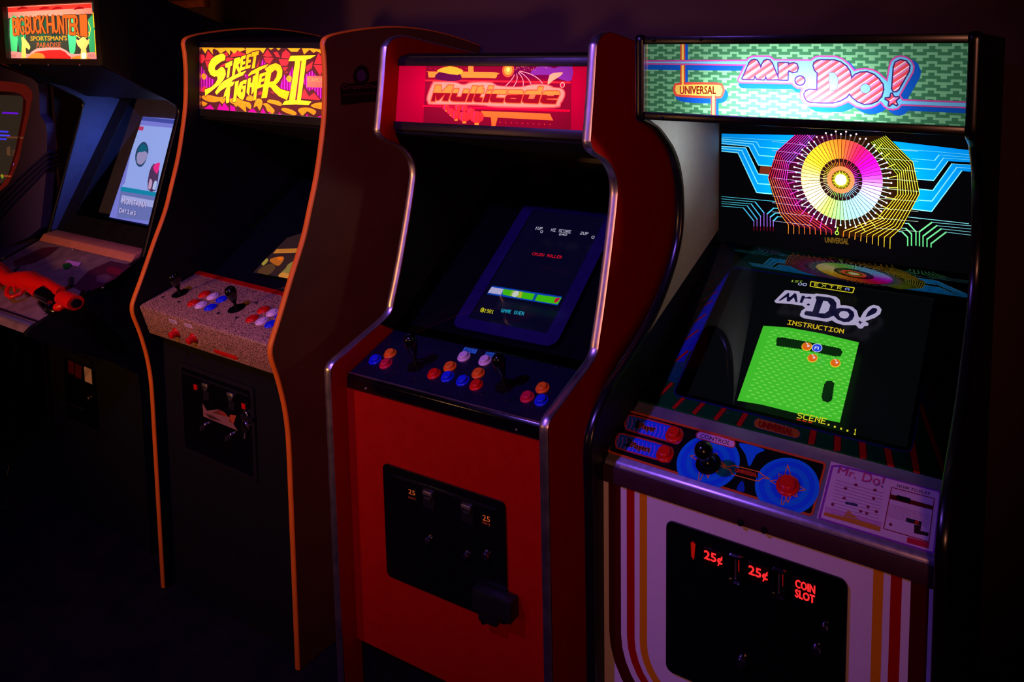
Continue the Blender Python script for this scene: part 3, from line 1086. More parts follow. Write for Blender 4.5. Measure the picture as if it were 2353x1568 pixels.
# hanging padlock of the coin door
pk = plSd.pix(570, 968)
PL = empty('padlock', cab_matrix('S') @ pk, (0, 0.007, -0.008))
tag(PL, 'chrome padlock hanging at the right of the small coin door with two chrome coin entries', 'padlock')
MB().lathe(Matrix.Rotation(-pi / 2, 4, 'X') @ Matrix.Identity(4), [(0.001, -0.0), (0.017, -0.0), (0.019, 0.003), (0.019, 0.010), (0.017, 0.013), (0.001, 0.013)], 24).build('lock_body', MAT['key_chrome'], PL, smooth=40).location = (0, -0.0145, -0.012)
MB().tube([(-0.011, -0.008, 0.002), (-0.011, -0.008, 0.022), (-0.007, -0.008, 0.030), (0, -0.008, 0.033), (0.007, -0.008, 0.030), (0.011, -0.008, 0.022), (0.011, -0.008, 0.002)], 0.0028, 8).build('shackle', MAT['key_chrome'], PL, smooth=60)
MB().tube([(0.0, -0.010, -0.026), (0.0, -0.012, -0.046)], [0.0022, 0.0035], 8).build('key', MAT['brass'], PL, smooth=60)
MB().slab(plSd, [(plSd.uv(560, 958)[0], plSd.uv(560, 958)[1]), (plSd.uv(588, 958)[0], plSd.uv(560, 958)[1]), (plSd.uv(588, 958)[0], plSd.uv(560, 958)[1] + 0.012), (plSd.uv(560, 958)[0], plSd.uv(560, 958)[1] + 0.012)], 0.004, 0.012).build('hasp', MAT['steel_dark'], S)
# operator's sticker on the brown side
plSs = Plane('S', (1, 0, 0), (SW, 0, 0), (0, 1, 0))
st = Flat(plSs, 770, 140, 14.2545)
st.poly([(170, 900), (190, 780), (280, 720), (400, 745), (700, 725), (1010, 715), (1380, 650), (1600, 640), (1600, 1300), (190, 1450)], (26, 12, 14))
st.poly([(600, 640), (580, 480), (640, 290), (760, 160), (880, 130), (1020, 190), (1100, 340), (1120, 500), (1070, 680), (1000, 720), (640, 720)], (26, 12, 14))
st.build('sticker', PRINT, S, h=0.0005)
st = Flat(plSs, 770, 140, 14.2545)
ring = [(850 + 150 * cos(t), 480 + 190 * sin(t)) for t in [2 * pi * k / 20 for k in range(20)]]
st.poly(ring, (84, 44, 100))
st.text('GreenDome', ((210, 775), (1700, 735), (1700, 870), (210, 930)), (120, 56, 62))
st.text('AMUSEMENT', ((230, 1080), (1700, 980), (1700, 1090), (230, 1160)), (84, 36, 44))
st.build('lettering', PRINT, S, h=0.0010)

# ================================================================== red cabinet with chrome trim (M)
M = cab_empty('arcade_cabinet', 'M', 'red arcade cabinet with chrome edge trim and a crimson backlit marquee')
MW = 0.659
m0, m1 = 0.019, MW - 0.019
M_front = smooth_path([(0.80, 1.655), (0.607, 1.692), (0.412, 1.724), (0.300, 1.743), (0.268, 1.743), (0.242, 1.736), (0.224, 1.721), (0.218, 1.704), (0.204, 1.609), (0.188, 1.513), (0.187, 1.500), (0.193, 1.487), (0.210, 1.474),
                       (0.252, 1.455), (0.281, 1.434), (0.302, 1.405), (0.3085, 1.375), (0.305, 1.345), (0.284, 1.262), (0.262, 1.185), (0.236, 1.100), (0.213, 1.034), (0.206, 1.014), (0.190, 0.999), (0.160, 0.987),
                       (0.110, 0.971), (0.050, 0.951), (0.016, 0.940), (0.004, 0.930), (0.0, 0.915), (0.0, 0.85), (0.0, 0.60), (0.0, 0.30), (0.0, 0.008)], 4)
for x0, x1 in ((0.0, 0.019), (MW - 0.019, MW)):
    side_panel(M, M_front, [(0.80, 0.008)], x0, x1, MAT['red'], MAT['chrome'], tw=0.0015)
MB().prism_x([(0.80, 1.63), (0.30, 1.70), (0.267, 1.692), (0.267, 1.68), (0.80, 1.61)], m0, m1).build('top_panel', MAT['black'], M)
MB().box((m0, 0.785, 0.008), (m1, 0.80, 1.62)).build('back_panel', MAT['black'], M)
MB().prism_x([(0.044, 0.19), (0.044, 0.862), (0.060, 0.862), (0.060, 0.19)], m0, m1).build('front_panel', MAT['red'], M)
MB().box((m0, 0.060, 0.008), (m1, 0.075, 0.19)).build('kick_plate', MAT['black_matte'], M)
MB().prism_x([(0.241, 1.499), (0.66, 1.40), (0.66, 1.385), (0.241, 1.487)], m0, m1).build('speaker_panel', MAT['black_matte'], M)
ipM = [(0.24, 1.487)] + [(p[0] + 0.0035, p[1]) for p in M_front if 0.97 < p[1] < 1.458 and p[0] > 0.15] + [(0.26, 0.92), (0.79, 0.92), (0.79, 1.487)]
MB().prism_x(ipM, m0, m0 + 0.001).build('inner_panel', MAT['black_matte'], M)
MB().prism_x(ipM, m1 - 0.001, m1).build('inner_panel', MAT['black_matte'], M)
bM = (0.266 - 0.243) / (1.687 - 1.519)
plMm = yz_plane('M', 0.243, 1.519, bM)
A = Art(plMm).crop(840, 60, 3.9217)
hM = 0.149
A.poly2([(m0, 0.0), (m1, 0.0), (m1, hM), (m0, hM)], (158, 0, 42))
A.poly([(545, 350), (1858, 345), (1850, 960), (520, 880)], (112, 4, 34))
A.poly([(1330, 345), (1855, 345), (1850, 490), (1500, 470), (1300, 430)], (92, 2, 50))
A.smooth([(1500, 400), (1600, 350), (1700, 380), (1856, 340), (1856, 490), (1760, 480), (1640, 440), (1500, 440)], (108, 30, 130), sub=2)
BR, BY = (232, 20, 44), (250, 110, 44)
A.poly([(540, 482), (1848, 500), (1848, 516), (540, 496)], (244, 24, 40))
A.poly([(512, 712), (1842, 754), (1842, 768), (512, 726)], (232, 6, 48))
A.poly([(900, 735), (1842, 765), (1842, 775), (900, 745)], (190, 0, 40))
A.smooth([(565, 415), (600, 410), (1160, 415), (1185, 440), (1170, 470), (1100, 468), (620, 462), (570, 460)], BY, sub=2)
A.poly([(925, 345), (970, 345), (975, 420), (925, 420)], BY)
A.poly([(1040, 765), (1660, 790), (1690, 850), (1190, 825), (1170, 900), (1135, 900), (1130, 822), (1060, 815)], (252, 88, 38))
for k in range(10):
    A.disc((1213 + k * 50, 868 + k * 2.2), 5, (250, 40, 40), seg=8)
for k in range(8):
    A.disc((585 + k * 46, 382), 5, (230, 30, 50), seg=8)
# a burning sun, its rays, and star dots
A.disc((1285, 395), 66, (252, 70, 40), seg=28)
A.disc((1285, 395), 46, (255, 130, 50), seg=24)
A.disc((1285, 392), 20, (255, 190, 90), seg=16)
for a in ((1340, 440, 1330, 480, 1240, 560), (1360, 430, 1385, 490, 1320, 560), (1375, 418, 1440, 480, 1415, 560), (1385, 412, 1490, 470, 1500, 560), (1390, 405, 1560, 440, 1600, 530)):
    pts = []
    for k in range(9):
        t = k / 8
        pts.append(tuple((1 - t) ** 2 * a[i] + 2 * t * (1 - t) * a[2 + i] + t * t * a[4 + i] for i in range(2)))
    A.line(pts, 6, (250, 130, 150))
for k in range(40):
    A.disc((random.uniform(1340, 1640), random.uniform(350, 400)), random.choice((2, 3, 4)), (240, 120, 120), seg=6)
# mushrooms
for x, y, r in ((725, 735, 30), (770, 770, 36), (835, 735, 34), (890, 740, 32), (815, 800, 46), (950, 770, 36), (890, 815, 54), (1002, 820, 62)):
    A.poly([(x - r * .35, y + r * .6), (x + r * .35, y + r * .6), (x + r * .3, y + r * 1.15), (x - r * .3, y + r * 1.15)], (255, 120, 40))
    cap = [(x + r * cos(t), y - r * 0.85 * sin(t)) for t in [pi * k / 12 for k in range(13)]] + [(x - r * .9, y + r * .45), (x - r * .4, y + r * .8), (x + r * .4, y + r * .8), (x + r * .9, y + r * .45)]
    A.line(cap + [cap[0]], 5, (130, 0, 30))
    A.poly(cap, (244, 34, 44))
    A.line([(x - r * .3, y - r * .75), (x - r * .55, y + r * .1), (x - r * .4, y + r * .7)], 6, (120, 30, 110))
    A.line([(x + r * .3, y - r * .75), (x + r * .5, y + r * .1), (x + r * .4, y + r * .7)], 4, (150, 10, 40))
# flying shapes left and right (plain stand-ins)
A.smooth([(630, 440), (700, 400), (780, 420), (860, 440), (850, 490), (740, 495), (640, 480)], (70, 6, 52), sub=2)
A.smooth([(640, 400), (760, 360), (880, 400), (830, 440), (700, 420)], (244, 140, 40), sub=2)
A.smooth([(1640, 530), (1660, 440), (1720, 420), (1780, 420), (1740, 460), (1690, 490)], (250, 130, 110), sub=2)
A.disc((1774, 530), 26, (252, 130, 120), seg=18)
A.disc((1774, 532), 18, (214, 10, 60), seg=14)
# glow outline of the big word, then the letters
halo = [(560, 690), (550, 640), (600, 510), (640, 496), (800, 500), (860, 520), (900, 520), (960, 500), (1120, 500), (1180, 530), (1250, 540), (1400, 545), (1520, 520), (1640, 525), (1700, 550), (1770, 560), (1800, 600),
        (1790, 650), (1760, 700), (1700, 740), (1200, 735), (1000, 715), (600, 710)]
A.smooth(halo, (236, 60, 66), sub=3)
A.smooth([((x - 1170) * 0.985 + 1170, (y - 615) * 0.90 + 615) for x, y in halo], (255, 112, 106), sub=3)


def L1(pts):     # letters traced in the left half of the word
    return [((970 + x / 11.205 - 840) * 3.9217, (180 + y / 11.205 - 60) * 3.9217) for x, y in pts]


def L2(pts):
    return [((1120 + x / 11.765 - 840) * 3.9217, (180 + y / 11.765 - 60) * 3.9217) for x, y in pts]


LT = [
    L1([(230, 590), (345, 180), (485, 180), (500, 370), (670, 180), (805, 185), (660, 585), (520, 575), (590, 400), (430, 560), (370, 560), (350, 420), (330, 590)]),
    L1([(825, 275), (945, 275), (880, 480), (1000, 485), (1080, 285), (1215, 290), (1100, 598), (790, 590), (735, 565), (725, 510)]),
    L1([(1300, 198), (1420, 200), (1275, 603), (1145, 600)]),
    L1([(1440, 215), (1570, 200), (1550, 280), (1605, 285), (1575, 380), (1520, 385), (1475, 500), (1555, 505), (1525, 610), (1370, 605), (1325, 580), (1325, 530)]),
    L1([(1720, 200), (1840, 205), (1815, 285), (1690, 280)]),
    L1([(1670, 322), (1795, 328), (1700, 615), (1560, 610)]),
    L2([(215, 315), (530, 315), (495, 425), (260, 425), (225, 530), (455, 540), (420, 655), (120, 645), (70, 615), (65, 560), (130, 380), (165, 335)]),
    L2([(585, 315), (920, 320), (965, 345), (975, 400), (890, 665), (530, 655), (475, 625), (470, 575), (510, 480), (555, 450), (820, 450), (820, 430), (550, 410)]),
    L2([(1100, 330), (1350, 330), (1385, 230), (1510, 235), (1370, 680), (1000, 665), (945, 630), (945, 580), (1010, 385), (1050, 345)]),
    L2([(1590, 345), (1890, 345), (1950, 375), (1955, 430), (1900, 540), (1610, 545), (1600, 575), (1880, 590), (1840, 690), (1500, 680), (1430, 640), (1430, 590), (1500, 410), (1540, 365)]),
]
holes = [L2([(630, 530), (775, 535), (770, 555), (622, 550)]), L2([(1145, 440), (1305, 445), (1255, 560), (1105, 555)]), L2([(1625, 440), (1800, 445), (1790, 478), (1610, 474)])]
for p in LT:
    A.line(p + [p[0]], 22, (255, 84, 56))
for p in LT:
    A.line(p + [p[0]], 8, (206, 44, 30))
split = [A.q(p) for p in ((560, 600), (1800, 622), (1800, 800), (560, 780))]
A.P.append((split, None, 'low'))
for p in LT:
    A.poly(p, lambda tags, c: (116, 6, 24) if 'low' in tags else (196, 106, 48), 'letter')
for p in holes:
    A.poly(p, (255, 84, 56))
fM = A.build('marquee', gmat(0.95, 0.12), M)
tube_lamp(M, 0.08, 0.58, 0.36, 1.60, 0.7, (1.0, 0.8, 0.75))
for v0, v1, nm in ((-0.022, 0.0, 'marquee_retainer'), (hM, hM + 0.021, 'marquee_retainer')):
    MB().slab(plMm, [(m0 + 0.0005, v0), (m1, v0), (m1, v1), (m0 + 0.0005, v1)], -0.003, 0.007).build(nm, MAT['steel_dark'], M, bevel=0.001)
# monitor: smoked glass, bezel, tube
plMg = yz_plane('M', 0.212, 0.960, 1.30)
plMs = yz_plane('M', 0.294, 0.984, 1.30)
dM = (plMg.p0 - plMs.p0).dot(plMg.n)
MB().slab(plMs.off(-0.010), [(m0, -0.04), (m1, -0.04), (m1, 0.66), (m0, 0.66)], -0.006, 0).build('monitor_backing', MAT['black_matte'], M)
A = Art(plMs).crop(900, 440, 3.9204)
quad = ((1300, 185), (1930, 235), (1390, 1300), (680, 1160))
a, b = plMs.uv(900 + 1300 / 3.9204, 440 + 185 / 3.9204), plMs.uv(900 + 1390 / 3.9204, 440 + 1300 / 3.9204)
A.poly2([(0.205, 0.005), (0.458, 0.005), (0.458, 0.392), (0.205, 0.392)], (8, 6, 34))
A.poly([(905, 850), (1535, 948), (1495, 1028), (858, 925)], (10, 70, 190))
A.poly([(900, 862), (1010, 880), (985, 932), (866, 912)], (196, 190, 226))
A.poly([(1012, 880), (1085, 890), (1068, 945), (1000, 930), (1000, 900)], (70, 200, 20))
A.poly([(1085, 890), (1180, 905), (1165, 962), (1062, 943)], (150, 200, 60))
A.disc((1115, 925), 30, (222, 226, 214), seg=18)
A.poly([(1160, 905), (1190, 908), (1170, 962), (1140, 955)], (190, 200, 40))
A.poly([(1180, 908), (1300, 925), (1270, 980), (1165, 962)], (70, 206, 16))
A.poly([(1290, 925), (1312, 928), (1288, 985), (1266, 980)], (10, 80, 170))
A.poly([(1315, 930), (1530, 960), (1495, 1018), (1290, 985)], (70, 206, 16))
A.smooth([(1465, 990), (1475, 965), (1515, 958), (1500, 990), (1470, 1005)], (210, 20, 60), sub=2)
for k in range(6):
    A.disc((905 + (k % 3) * 42 + (k // 3) * 18 - 8, 905 - (k // 3) * 24 + (k % 3) * 8), 3, (60, 60, 90), seg=6)
scrM = A.build('screen', gmat(1.0), M)
F = Flat(plMs, 900, 440, 3.9204)
WH = (214, 210, 232)
for s, q, c in (('1UP', ((1300, 318), (1365, 325), (1350, 350), (1288, 342)), WH), ('0', ((1345, 350), (1366, 352), (1358, 377), (1338, 375)), WH), ('HI SCORE', ((1443, 334), (1620, 352), (1612, 380), (1433, 360)), WH),
                ('640', ((1515, 375), (1585, 380), (1575, 402), (1505, 397)), WH), ('2UP', ((1705, 363), (1775, 370), (1768, 396), (1695, 388)), WH), ('0', ((1805, 400), (1830, 403), (1822, 428), (1798, 425)), WH),
                ('CRUSH ROLLER', ((1272, 550), (1537, 582), (1530, 608), (1262, 574)), (240, 20, 36)), ('c', ((810, 1048), (838, 1052), (825, 1092), (795, 1086)), (232, 224, 20)), ('1981', ((840, 1058), (925, 1072), (915, 1104), (828, 1090)), (232, 224, 20)),
                ('GAME OVER', ((990, 1058), (1198, 1088), (1190, 1120), (982, 1088)), (30, 196, 226))):
    F.pixels(s, q, c)
F.build('lettering', gmat(1.05), scrM)
mb = MB()
ring_slab(mb, plMs, rrect(0.165, -0.028, 0.498, 0.425, 0.028), rrect(0.205, 0.005, 0.458, 0.392, 0.004), -0.006, 0.004)
mb.build('monitor_bezel', MAT['bezel_violet'], M)
pane('glass_pane', plMg, m0 + 0.001, 0.0, m1 - 0.001, 0.62, MAT['glass_tint'], M)
# control panel
plMc = yz_plane('M', 0.053, 0.898, 0.157 / 0.059)
cv = sqrt(0.157 ** 2 + 0.059 ** 2)
MB().prism_x([(0.053, 0.898), (0.212, 0.958), (0.212, 0.90), (0.10, 0.858), (0.047, 0.858), (0.047, 0.890)], m0 + 0.0005, m1 - 0.0005).build('control_panel', MAT['black_gloss'], M, bevel=0.0015)
MB().slab(plMc, [(m0 + 0.006, 0.004), (m1 - 0.006, 0.004), (m1 - 0.006, cv - 0.004), (m0 + 0.006, cv - 0.004)], 0.0, 0.0012).build('panel_overlay', MAT['navy'], M)
MB().slab(plMc, [(m0 + 0.001, -0.001), (m1 - 0.001, -0.001), (m1 - 0.001, 0.002), (m0 + 0.001, 0.002)], -0.001, 0.0024).build('panel_edge', MAT['chrome'], M)
plMo = plMc.off(0.0012)
k3 = 3.5652


def c3(x, y):
    return 740 + x / k3, 700 + y / k3


for x, y, m, l in ((437, 458, 'btn_blue', 'blue pushbutton'), (559, 408, 'btn_orange', 'orange pushbutton'), (525, 490, 'btn_pink', 'crimson pushbutton'), (919, 573, 'btn_red', 'red pushbutton'), (1049, 515, 'btn_orange', 'orange pushbutton'),
                   (1030, 598, 'btn_blue', 'blue pushbutton'), (1155, 630, 'btn_blue', 'blue pushbutton'), (1164, 432, 'btn_lilac', 'pale lilac pushbutton'), (1337, 464, 'btn_lilac', 'pale lilac pushbutton'), (1281, 569, 'btn_orange', 'orange pushbutton'),
                   (1265, 664, 'btn_red', 'red pushbutton'), (1682, 762, 'btn_pink', 'crimson pushbutton'), (1807, 688, 'btn_orange', 'orange pushbutton'), (1800, 791, 'btn_blue', 'blue pushbutton')):
    button(M, plMo, *c3(x, y), MAT[m], l, r=0.0168, tall=0.011)
joystick(M, plMo, *c3(775, 500), *c3(722, 292), hgt=0.085)
joystick(M, plMo, *c3(1500, 668), *c3(1446, 452), hgt=0.085)
for x, y in ((468, 327), (405, 388), (597, 551), (765, 603), (935, 430), (1310, 740), (1510, 790), (1660, 600), (1915, 517)):
    bolt(M, plMo, *c3(x, y), r=0.0035)
plMcf = Plane('M', (0, -1, 0), (0, 0.047, 0))
for x, y in ((358, 690), (1592, 1027)):
    bolt(M, plMcf, *c3(x, y), r=0.003, mat=MAT['brass'])
for q in (((1172, 352), (1275, 368), (1258, 405), (1150, 382)), ((1350, 388), (1450, 405), (1432, 440), (1330, 420))):
    a = [plMo.uv(*c3(*p)) for p in q]
    stk = MB().slab(plMo, [a[3], a[2], a[1], a[0]], 0, 0.0006).build('sticker', surf('cyan_sticker', (70, 200, 245), 0.4), M)
    cx = [(q[i][0] * 0.86 + sum(p[0] for p in q) / 4 * 0.14, q[i][1] * 0.75 + sum(p[1] for p in q) / 4 * 0.25) for i in range(4)]
    Flat(plMo, 740, 700, k3).text('SELECT', cx, (16, 40, 90)).build('lettering', PRINT, stk, h=0.0010)
# coin door of the red cabinet
plMd = Plane('M', (0, -1, 0), (0, 0.044, 0))
tl, tr_, bl = plMd.uv(882, 1062), plMd.uv(1163, 1150), plMd.uv(893, 1321)
du0, du1, dv1, dv0 = tl[0], tr_[0], tl[1], bl[1]
doorM = MB().slab(plMd, rrect(du0, dv0, du1, dv1, 0.014), 0, 0.005).build('coin_door', MAT['black_gloss'], M, bevel=0.0015)
plMdd = plMd.off(0.005)
k6 = 3.7325


def c6(x, y):
    return 860 + x / k6, 1040 + y / k6


a, b = plMdd.uv(*c6(170, 190)), plMdd.uv(*c6(1045, 488))
MB().slab(plMdd, [(a[0], a[1] - 0.003), (b[0], a[1] - 0.003), (b[0], a[1]), (a[0], a[1])], 0, 0.004).build('door_bar', MAT['steel_dark'], doorM)
for x, y in ((468, 365), (798, 482)):
    u, v = plMdd.uv(*c6(x, y))
    MB().slab(plMdd, [(u - 0.017, v - 0.034), (u + 0.017, v - 0.034), (u + 0.017, v + 0.017), (u - 0.017, v + 0.017)], 0, 0.002).build('reject_plate', MAT['steel_dark'], doorM)
    MB().slab(plMdd, [(u - 0.014, v + 0.011), (u - 0.014, v + 0.002), (u - 0.007, v - 0.009), (u + 0.007, v - 0.009), (u + 0.014, v + 0.002), (u + 0.014, v + 0.011)], 0.002, 0.007).build('coin_entry', MAT['chrome'], doorM, bevel=0.001)
    MB().box((-0.010, -0.0016, 0), (0.010, 0.0016, 0.0015), fr=frame_on(plMdd, u, v + 0.001, 0.0066)).build('coin_slot', MAT['black_matte'], doorM)
for q1, q2 in ((((295, 312), (352, 332), (352, 372), (295, 352)), ((292, 374), (355, 395), (355, 410), (292, 388))), (((930, 532), (994, 555), (994, 600), (930, 580)), ((924, 588), (996, 612), (996, 632), (924, 606)))):
    F = Flat(plMdd, 860, 1040, k6)
    F.text('25', q1, (236, 100, 44))
    F.text('CENTS', q2, (170, 50, 34))
    F.build('price_lettering', gmat(0.55), doorM, h=0.0008)
for x, y, r, mm in ((470, 745, 0.008, 'key_chrome'), (798, 875, 0.008, 'key_chrome'), (968, 875, 0.010, 'key_chrome')):
    u, v = plMdd.uv(*c6(x, y))
    MB().lathe(frame_on(plMdd, u, v), [(r, 0), (r, 0.008), (r * 0.8, 0.011), (r * 0.3, 0.0115), (0.0005, 0.0105)], 20).build('door_lock', MAT[mm], doorM, smooth=45)
# steel lock bar at the lower right corner of that door
q = [plMd.uv(*c6(*p)) for p in ((915, 1085), (1248, 1205), (1250, 1390), (950, 1440))]
zt = q[0][1]
w0, w1 = q[0][0], q[1][0]
lb = MB().slab(plMd, rrect(w0, zt - 0.050, w1, zt, 0.004), 0.005, 0.034).build('lock_bar', MAT['steel_dark'], M, bevel=0.002)
MB().slab(plMd, rrect(w0 + 0.012, zt - 0.078, w0 + 0.066, zt - 0.050, 0.006), 0.006, 0.028).build('lock_case', MAT['steel_dark'], lb, bevel=0.002)
MB().lathe(frame_on(plMd, w0 + 0.020, zt - 0.078, 0.017, 0) @ Matrix.Rotation(pi / 2, 4, 'X'), [(0.007, -0.002), (0.007, 0.010), (0.003, 0.012)], 16).build('lock_knob', MAT['steel_dark'], lb, smooth=40)

# ================================================================== black and white cabinet with the rainbow wheel (D)
D = cab_empty('arcade_cabinet', 'D', 'black and white arcade cabinet with green patterned marquee and glowing rainbow wheel')
D_front = [(0.80, 1.737), (0.166, 1.737)] + smooth_path([(0.162, 1.733), (0.162, 1.70), (0.162, 1.65), (0.162, 1.60), (0.163, 1.574), (0.170, 1.567), (0.192, 1.560), (0.225, 1.547), (0.263, 1.521), (0.292, 1.497), (0.318, 1.465), (0.338, 1.420), (0.346, 1.375), (0.347, 1.330),
                       (0.338, 1.285), (0.318, 1.245), (0.293, 1.212), (0.254, 1.172), (0.210, 1.138), (0.162, 1.111), (0.110, 1.087), (0.060, 1.066), (0.023, 1.047), (-0.010, 1.022), (-0.032, 0.993), (-0.040, 0.960), (-0.039, 0.907), (-0.036, 0.80), (-0.034, 0.60), (-0.032, 0.30), (-0.032, 0.008)], 4)
for x0, x1, m in ((-0.019, 0.0, MAT['black']), (0.600, 0.619, MAT['black'])):
    side_panel(D, D_front, [(0.80, 0.008)], x0, x1, m, MAT['black_trim'], (1, None), tw=0.0006)
# painted inner face of the left side around the screen well
plDi = Plane('D', (1, 0, 0), (0.0, 0, 0), (0, 1, 0))
prof = [(0.172, 1.571)] + [p for p in D_front if p[1] < 1.555 and p[1] > 1.115 and p[0] > 0.16]
prof = [(p[0] + 0.004, p[1]) for p in prof] + [(0.55, 1.26), (0.55, 1.571)]
MB().add([(0.0004, y, z) for y, z in prof] + [(0.0012, y, z) for y, z in prof],
         [tuple(range(len(prof)))] + [tuple(range(2 * len(prof) - 1, len(prof) - 1, -1))] + [(i, (i + 1) % len(prof), (i + 1) % len(prof) + len(prof), i + len(prof)) for i in range(len(prof))]).build('inner_panel', MAT['grey'], D)
MB().box((0, 0.785, 0.008), (0.6, 0.80, 1.735)).build('back_panel', MAT['black'], D)
MB().box((0, 0.18, 1.722), (0.6, 0.785, 1.736)).build('top_panel', MAT['black'], D)
MB().box((0, 0.18, 1.571), (0.6, 0.55, 1.576)).build('speaker_panel', MAT['black_matte'], D)
# marquee with printed film, lit by tubes
plDm = Plane('D', (0, -1, 0), (0, 0.172, 1.585))
ZD = 0.136
A = Art(plDm).crop(1690, 110, 5.229)
G1, G2 = (122, 178, 136), (62, 118, 84)
A.poly2([(0.001, 0.0), (0.6, 0.0), (0.6, ZD), (0.001, ZD)], G1)
px_, pz_ = 0.0393, 0.01490
k = -1
for r_ in range(-1, 11):
    zz = ZD - 0.004 - r_ * pz_
    for c_ in range(-1, 17):
        xx = 0.0325 + c_ * px_ + (0.0 if r_ >= 0 else 0)
        h_ = pz_ * 0.37
        for a_, b_, lv in ((-0.125, 0.125, 2), (-0.375, 0.375, 1), (0.22, 0.78, 0)):
            x0_, x1_ = max(xx + a_ * px_, 0.001), min(xx + b_ * px_, 0.6)
            z1_ = min(zz + (lv - 2) * pz_ * 0.35, ZD)
            z0_ = max(z1_ - h_ if lv != 2 else z1_ - h_ * 1.1, 0)
            z0_ = max(zz + (lv - 2) * pz_ * 0.35 - h_, 0)
            if x1_ - x0_ > 0.001 and z1_ - z0_ > 0.0005:
                A.poly2([(x0_, z0_), (x1_, z0_), (x1_, z1_), (x0_, z1_)], G2)
PK, CY, NV, BL = (212, 78, 158), (112, 186, 236), (58, 34, 96), (18, 84, 190)
outer = [(-1100, 150), (130, 142), (160, 110), (210, 92), (400, 92), (440, 110), (465, 135), (905, 140), (950, 105), (1000, 92), (1200, 95), (1290, 125), (1370, 190), (1430, 265), (1480, 250), (1560, 240), (1650, 255), (1720, 290), (1815, 375), (1840, 220), (1865, 150), (1920, 105), (1985, 88),
         (2060, 105), (2120, 150), (2155, 220), (2145, 290), (1985, 570), (2015, 618), (2820, 648), (2820, 730), (2000, 695), (1960, 735), (1900, 752), (1840, 745), (1780, 710), (1745, 665), (1690, 705), (1620, 730), (1540, 738), (1450, 715), (1355, 655), (1280, 690), (1190, 715), (890, 705), (820, 665),
         (780, 610), (770, 545), (795, 495), (740, 490), (700, 465), (675, 437), (60, 425), (30, 410), (20, 380), (100, 215), (-1100, 200)]
# drop shadow of the logo and of the pipes
sh = [(x + (75 if x > 700 else 20 if x > 0 else 0), y + (62 if y > 180 else 40)) for x, y in outer]
A.poly(sh, BL)
A.poly([(-1100, 195), (100, 210), (100, 262), (-1100, 250)], BL)
A.crop(1380, 60, 5.2267)
A.poly([(1014, 200), (1050, 200), (1050, 700), (1014, 700)], BL)
A.poly([(1385, 850), (1418, 850), (1418, 1100), (1385, 1100)], BL)
A.smooth([(890, 790), (950, 720), (1400, 720), (1530, 800), (1500, 900), (1380, 930), (960, 905)], BL, sub=3)
ORD, YL = (206, 62, 52), (252, 196, 84)
A.poly([(957, 200), (1016, 200), (1016, 720), (957, 720)], ORD)
A.poly([(974, 200), (1000, 200), (1000, 720), (974, 720)], YL)
A.crop(1690, 110, 5.229)
A.line(outer + [outer[0]], 6, (92, 30, 100))
A.poly(outer, PK)


def inset(pts, d):
    n = len(pts)
    s = sum(pts[i - 1][0] * pts[i][1] - pts[i - 1][1] * pts[i][0] for i in range(n))
    sg = 1 if s > 0 else -1
    out = []
    for i in range(n):
        a, b, c = pts[i - 1], pts[i], pts[(i + 1) % n]
        v1 = (b[0] - a[0], b[1] - a[1]); v2 = (c[0] - b[0], c[1] - b[1])
        l1 = sqrt(v1[0] ** 2 + v1[1] ** 2) or 1; l2 = sqrt(v2[0] ** 2 + v2[1] ** 2) or 1
        n1 = (-v1[1] / l1 * sg, v1[0] / l1 * sg); n2 = (-v2[1] / l2 * sg, v2[0] / l2 * sg)
        m = (n1[0] + n2[0], n1[1] + n2[1])
        k = max(1 + n1[0] * n2[0] + n1[1] * n2[1], 0.5)
        out.append((b[0] + m[0] / k * d, b[1] + m[1] / k * d))
    return out


ins = inset(outer, 19)
A.line(ins + [ins[0]], 5, (110, 44, 110))
A.poly(ins, CY)
LD = [([(85, 372), (170, 180), (195, 155), (225, 146), (258, 155), (285, 200), (303, 252), (325, 195), (345, 160), (375, 146), (410, 155), (435, 185), (515, 375), (385, 378), (362, 325), (345, 378), (258, 372), (235, 320), (215, 375)]),
      ([(518, 185), (630, 185), (632, 212), (660, 193), (700, 186), (735, 200), (748, 240), (735, 280), (690, 290), (655, 275), (642, 262), (626, 290), (625, 382), (522, 380)]),
      ([(775 + 52 * cos(t), 393 + 48 * sin(t)) for t in [2 * pi * k / 20 for k in range(20)]]),
      ([(940, 215), (950, 180), (985, 157), (1030, 150), (1185, 152), (1260, 175), (1330, 225), (1370, 285), (1385, 345), (1388, 385), (1405, 360), (1440, 325), (1500, 300), (1580, 295), (1660, 325), (1720, 380), (1765, 440), (1772, 500), (1750, 580), (1700, 635), (1630, 665), (1550, 672), (1470, 642),
        (1410, 595), (1368, 545), (1330, 590), (1260, 630), (1170, 655), (1050, 655), (900, 650), (860, 630), (835, 590), (830, 555), (850, 520), (890, 505), (985, 510), (990, 300), (955, 265)]),
      ([(1985, 148), (2050, 165), (2088, 215), (2080, 280), (1955, 500), (1930, 518), (1900, 518), (1885, 490), (1890, 420), (1905, 230), (1925, 175)]),
      ([(1885 + (84 if k % 2 == 0 else 36) * cos(pi / 2 + pi * k / 5 + 0.1), 628 - (80 if k % 2 == 0 else 35) * sin(pi / 2 + pi * k / 5 + 0.1)) for k in range(10)])]
for k in range(-9, 30):
    x = k * 128
    A.P.append(([A.q(p) for p in ((x, 800), (x + 62, 800), (x + 62 + 1040, 100), (x + 1040, 100))], None, 'red'))
    A.P.append(([A.q(p) for p in ((x + 66, 800), (x + 82, 800), (x + 82 + 1040, 100), (x + 66 + 1040, 100))], None, 'white'))


def candy(tags, c):
    if 'white' in tags:
        return (252, 240, 240)
    return (236, 74, 84) if 'red' in tags else (220, 120, 180)


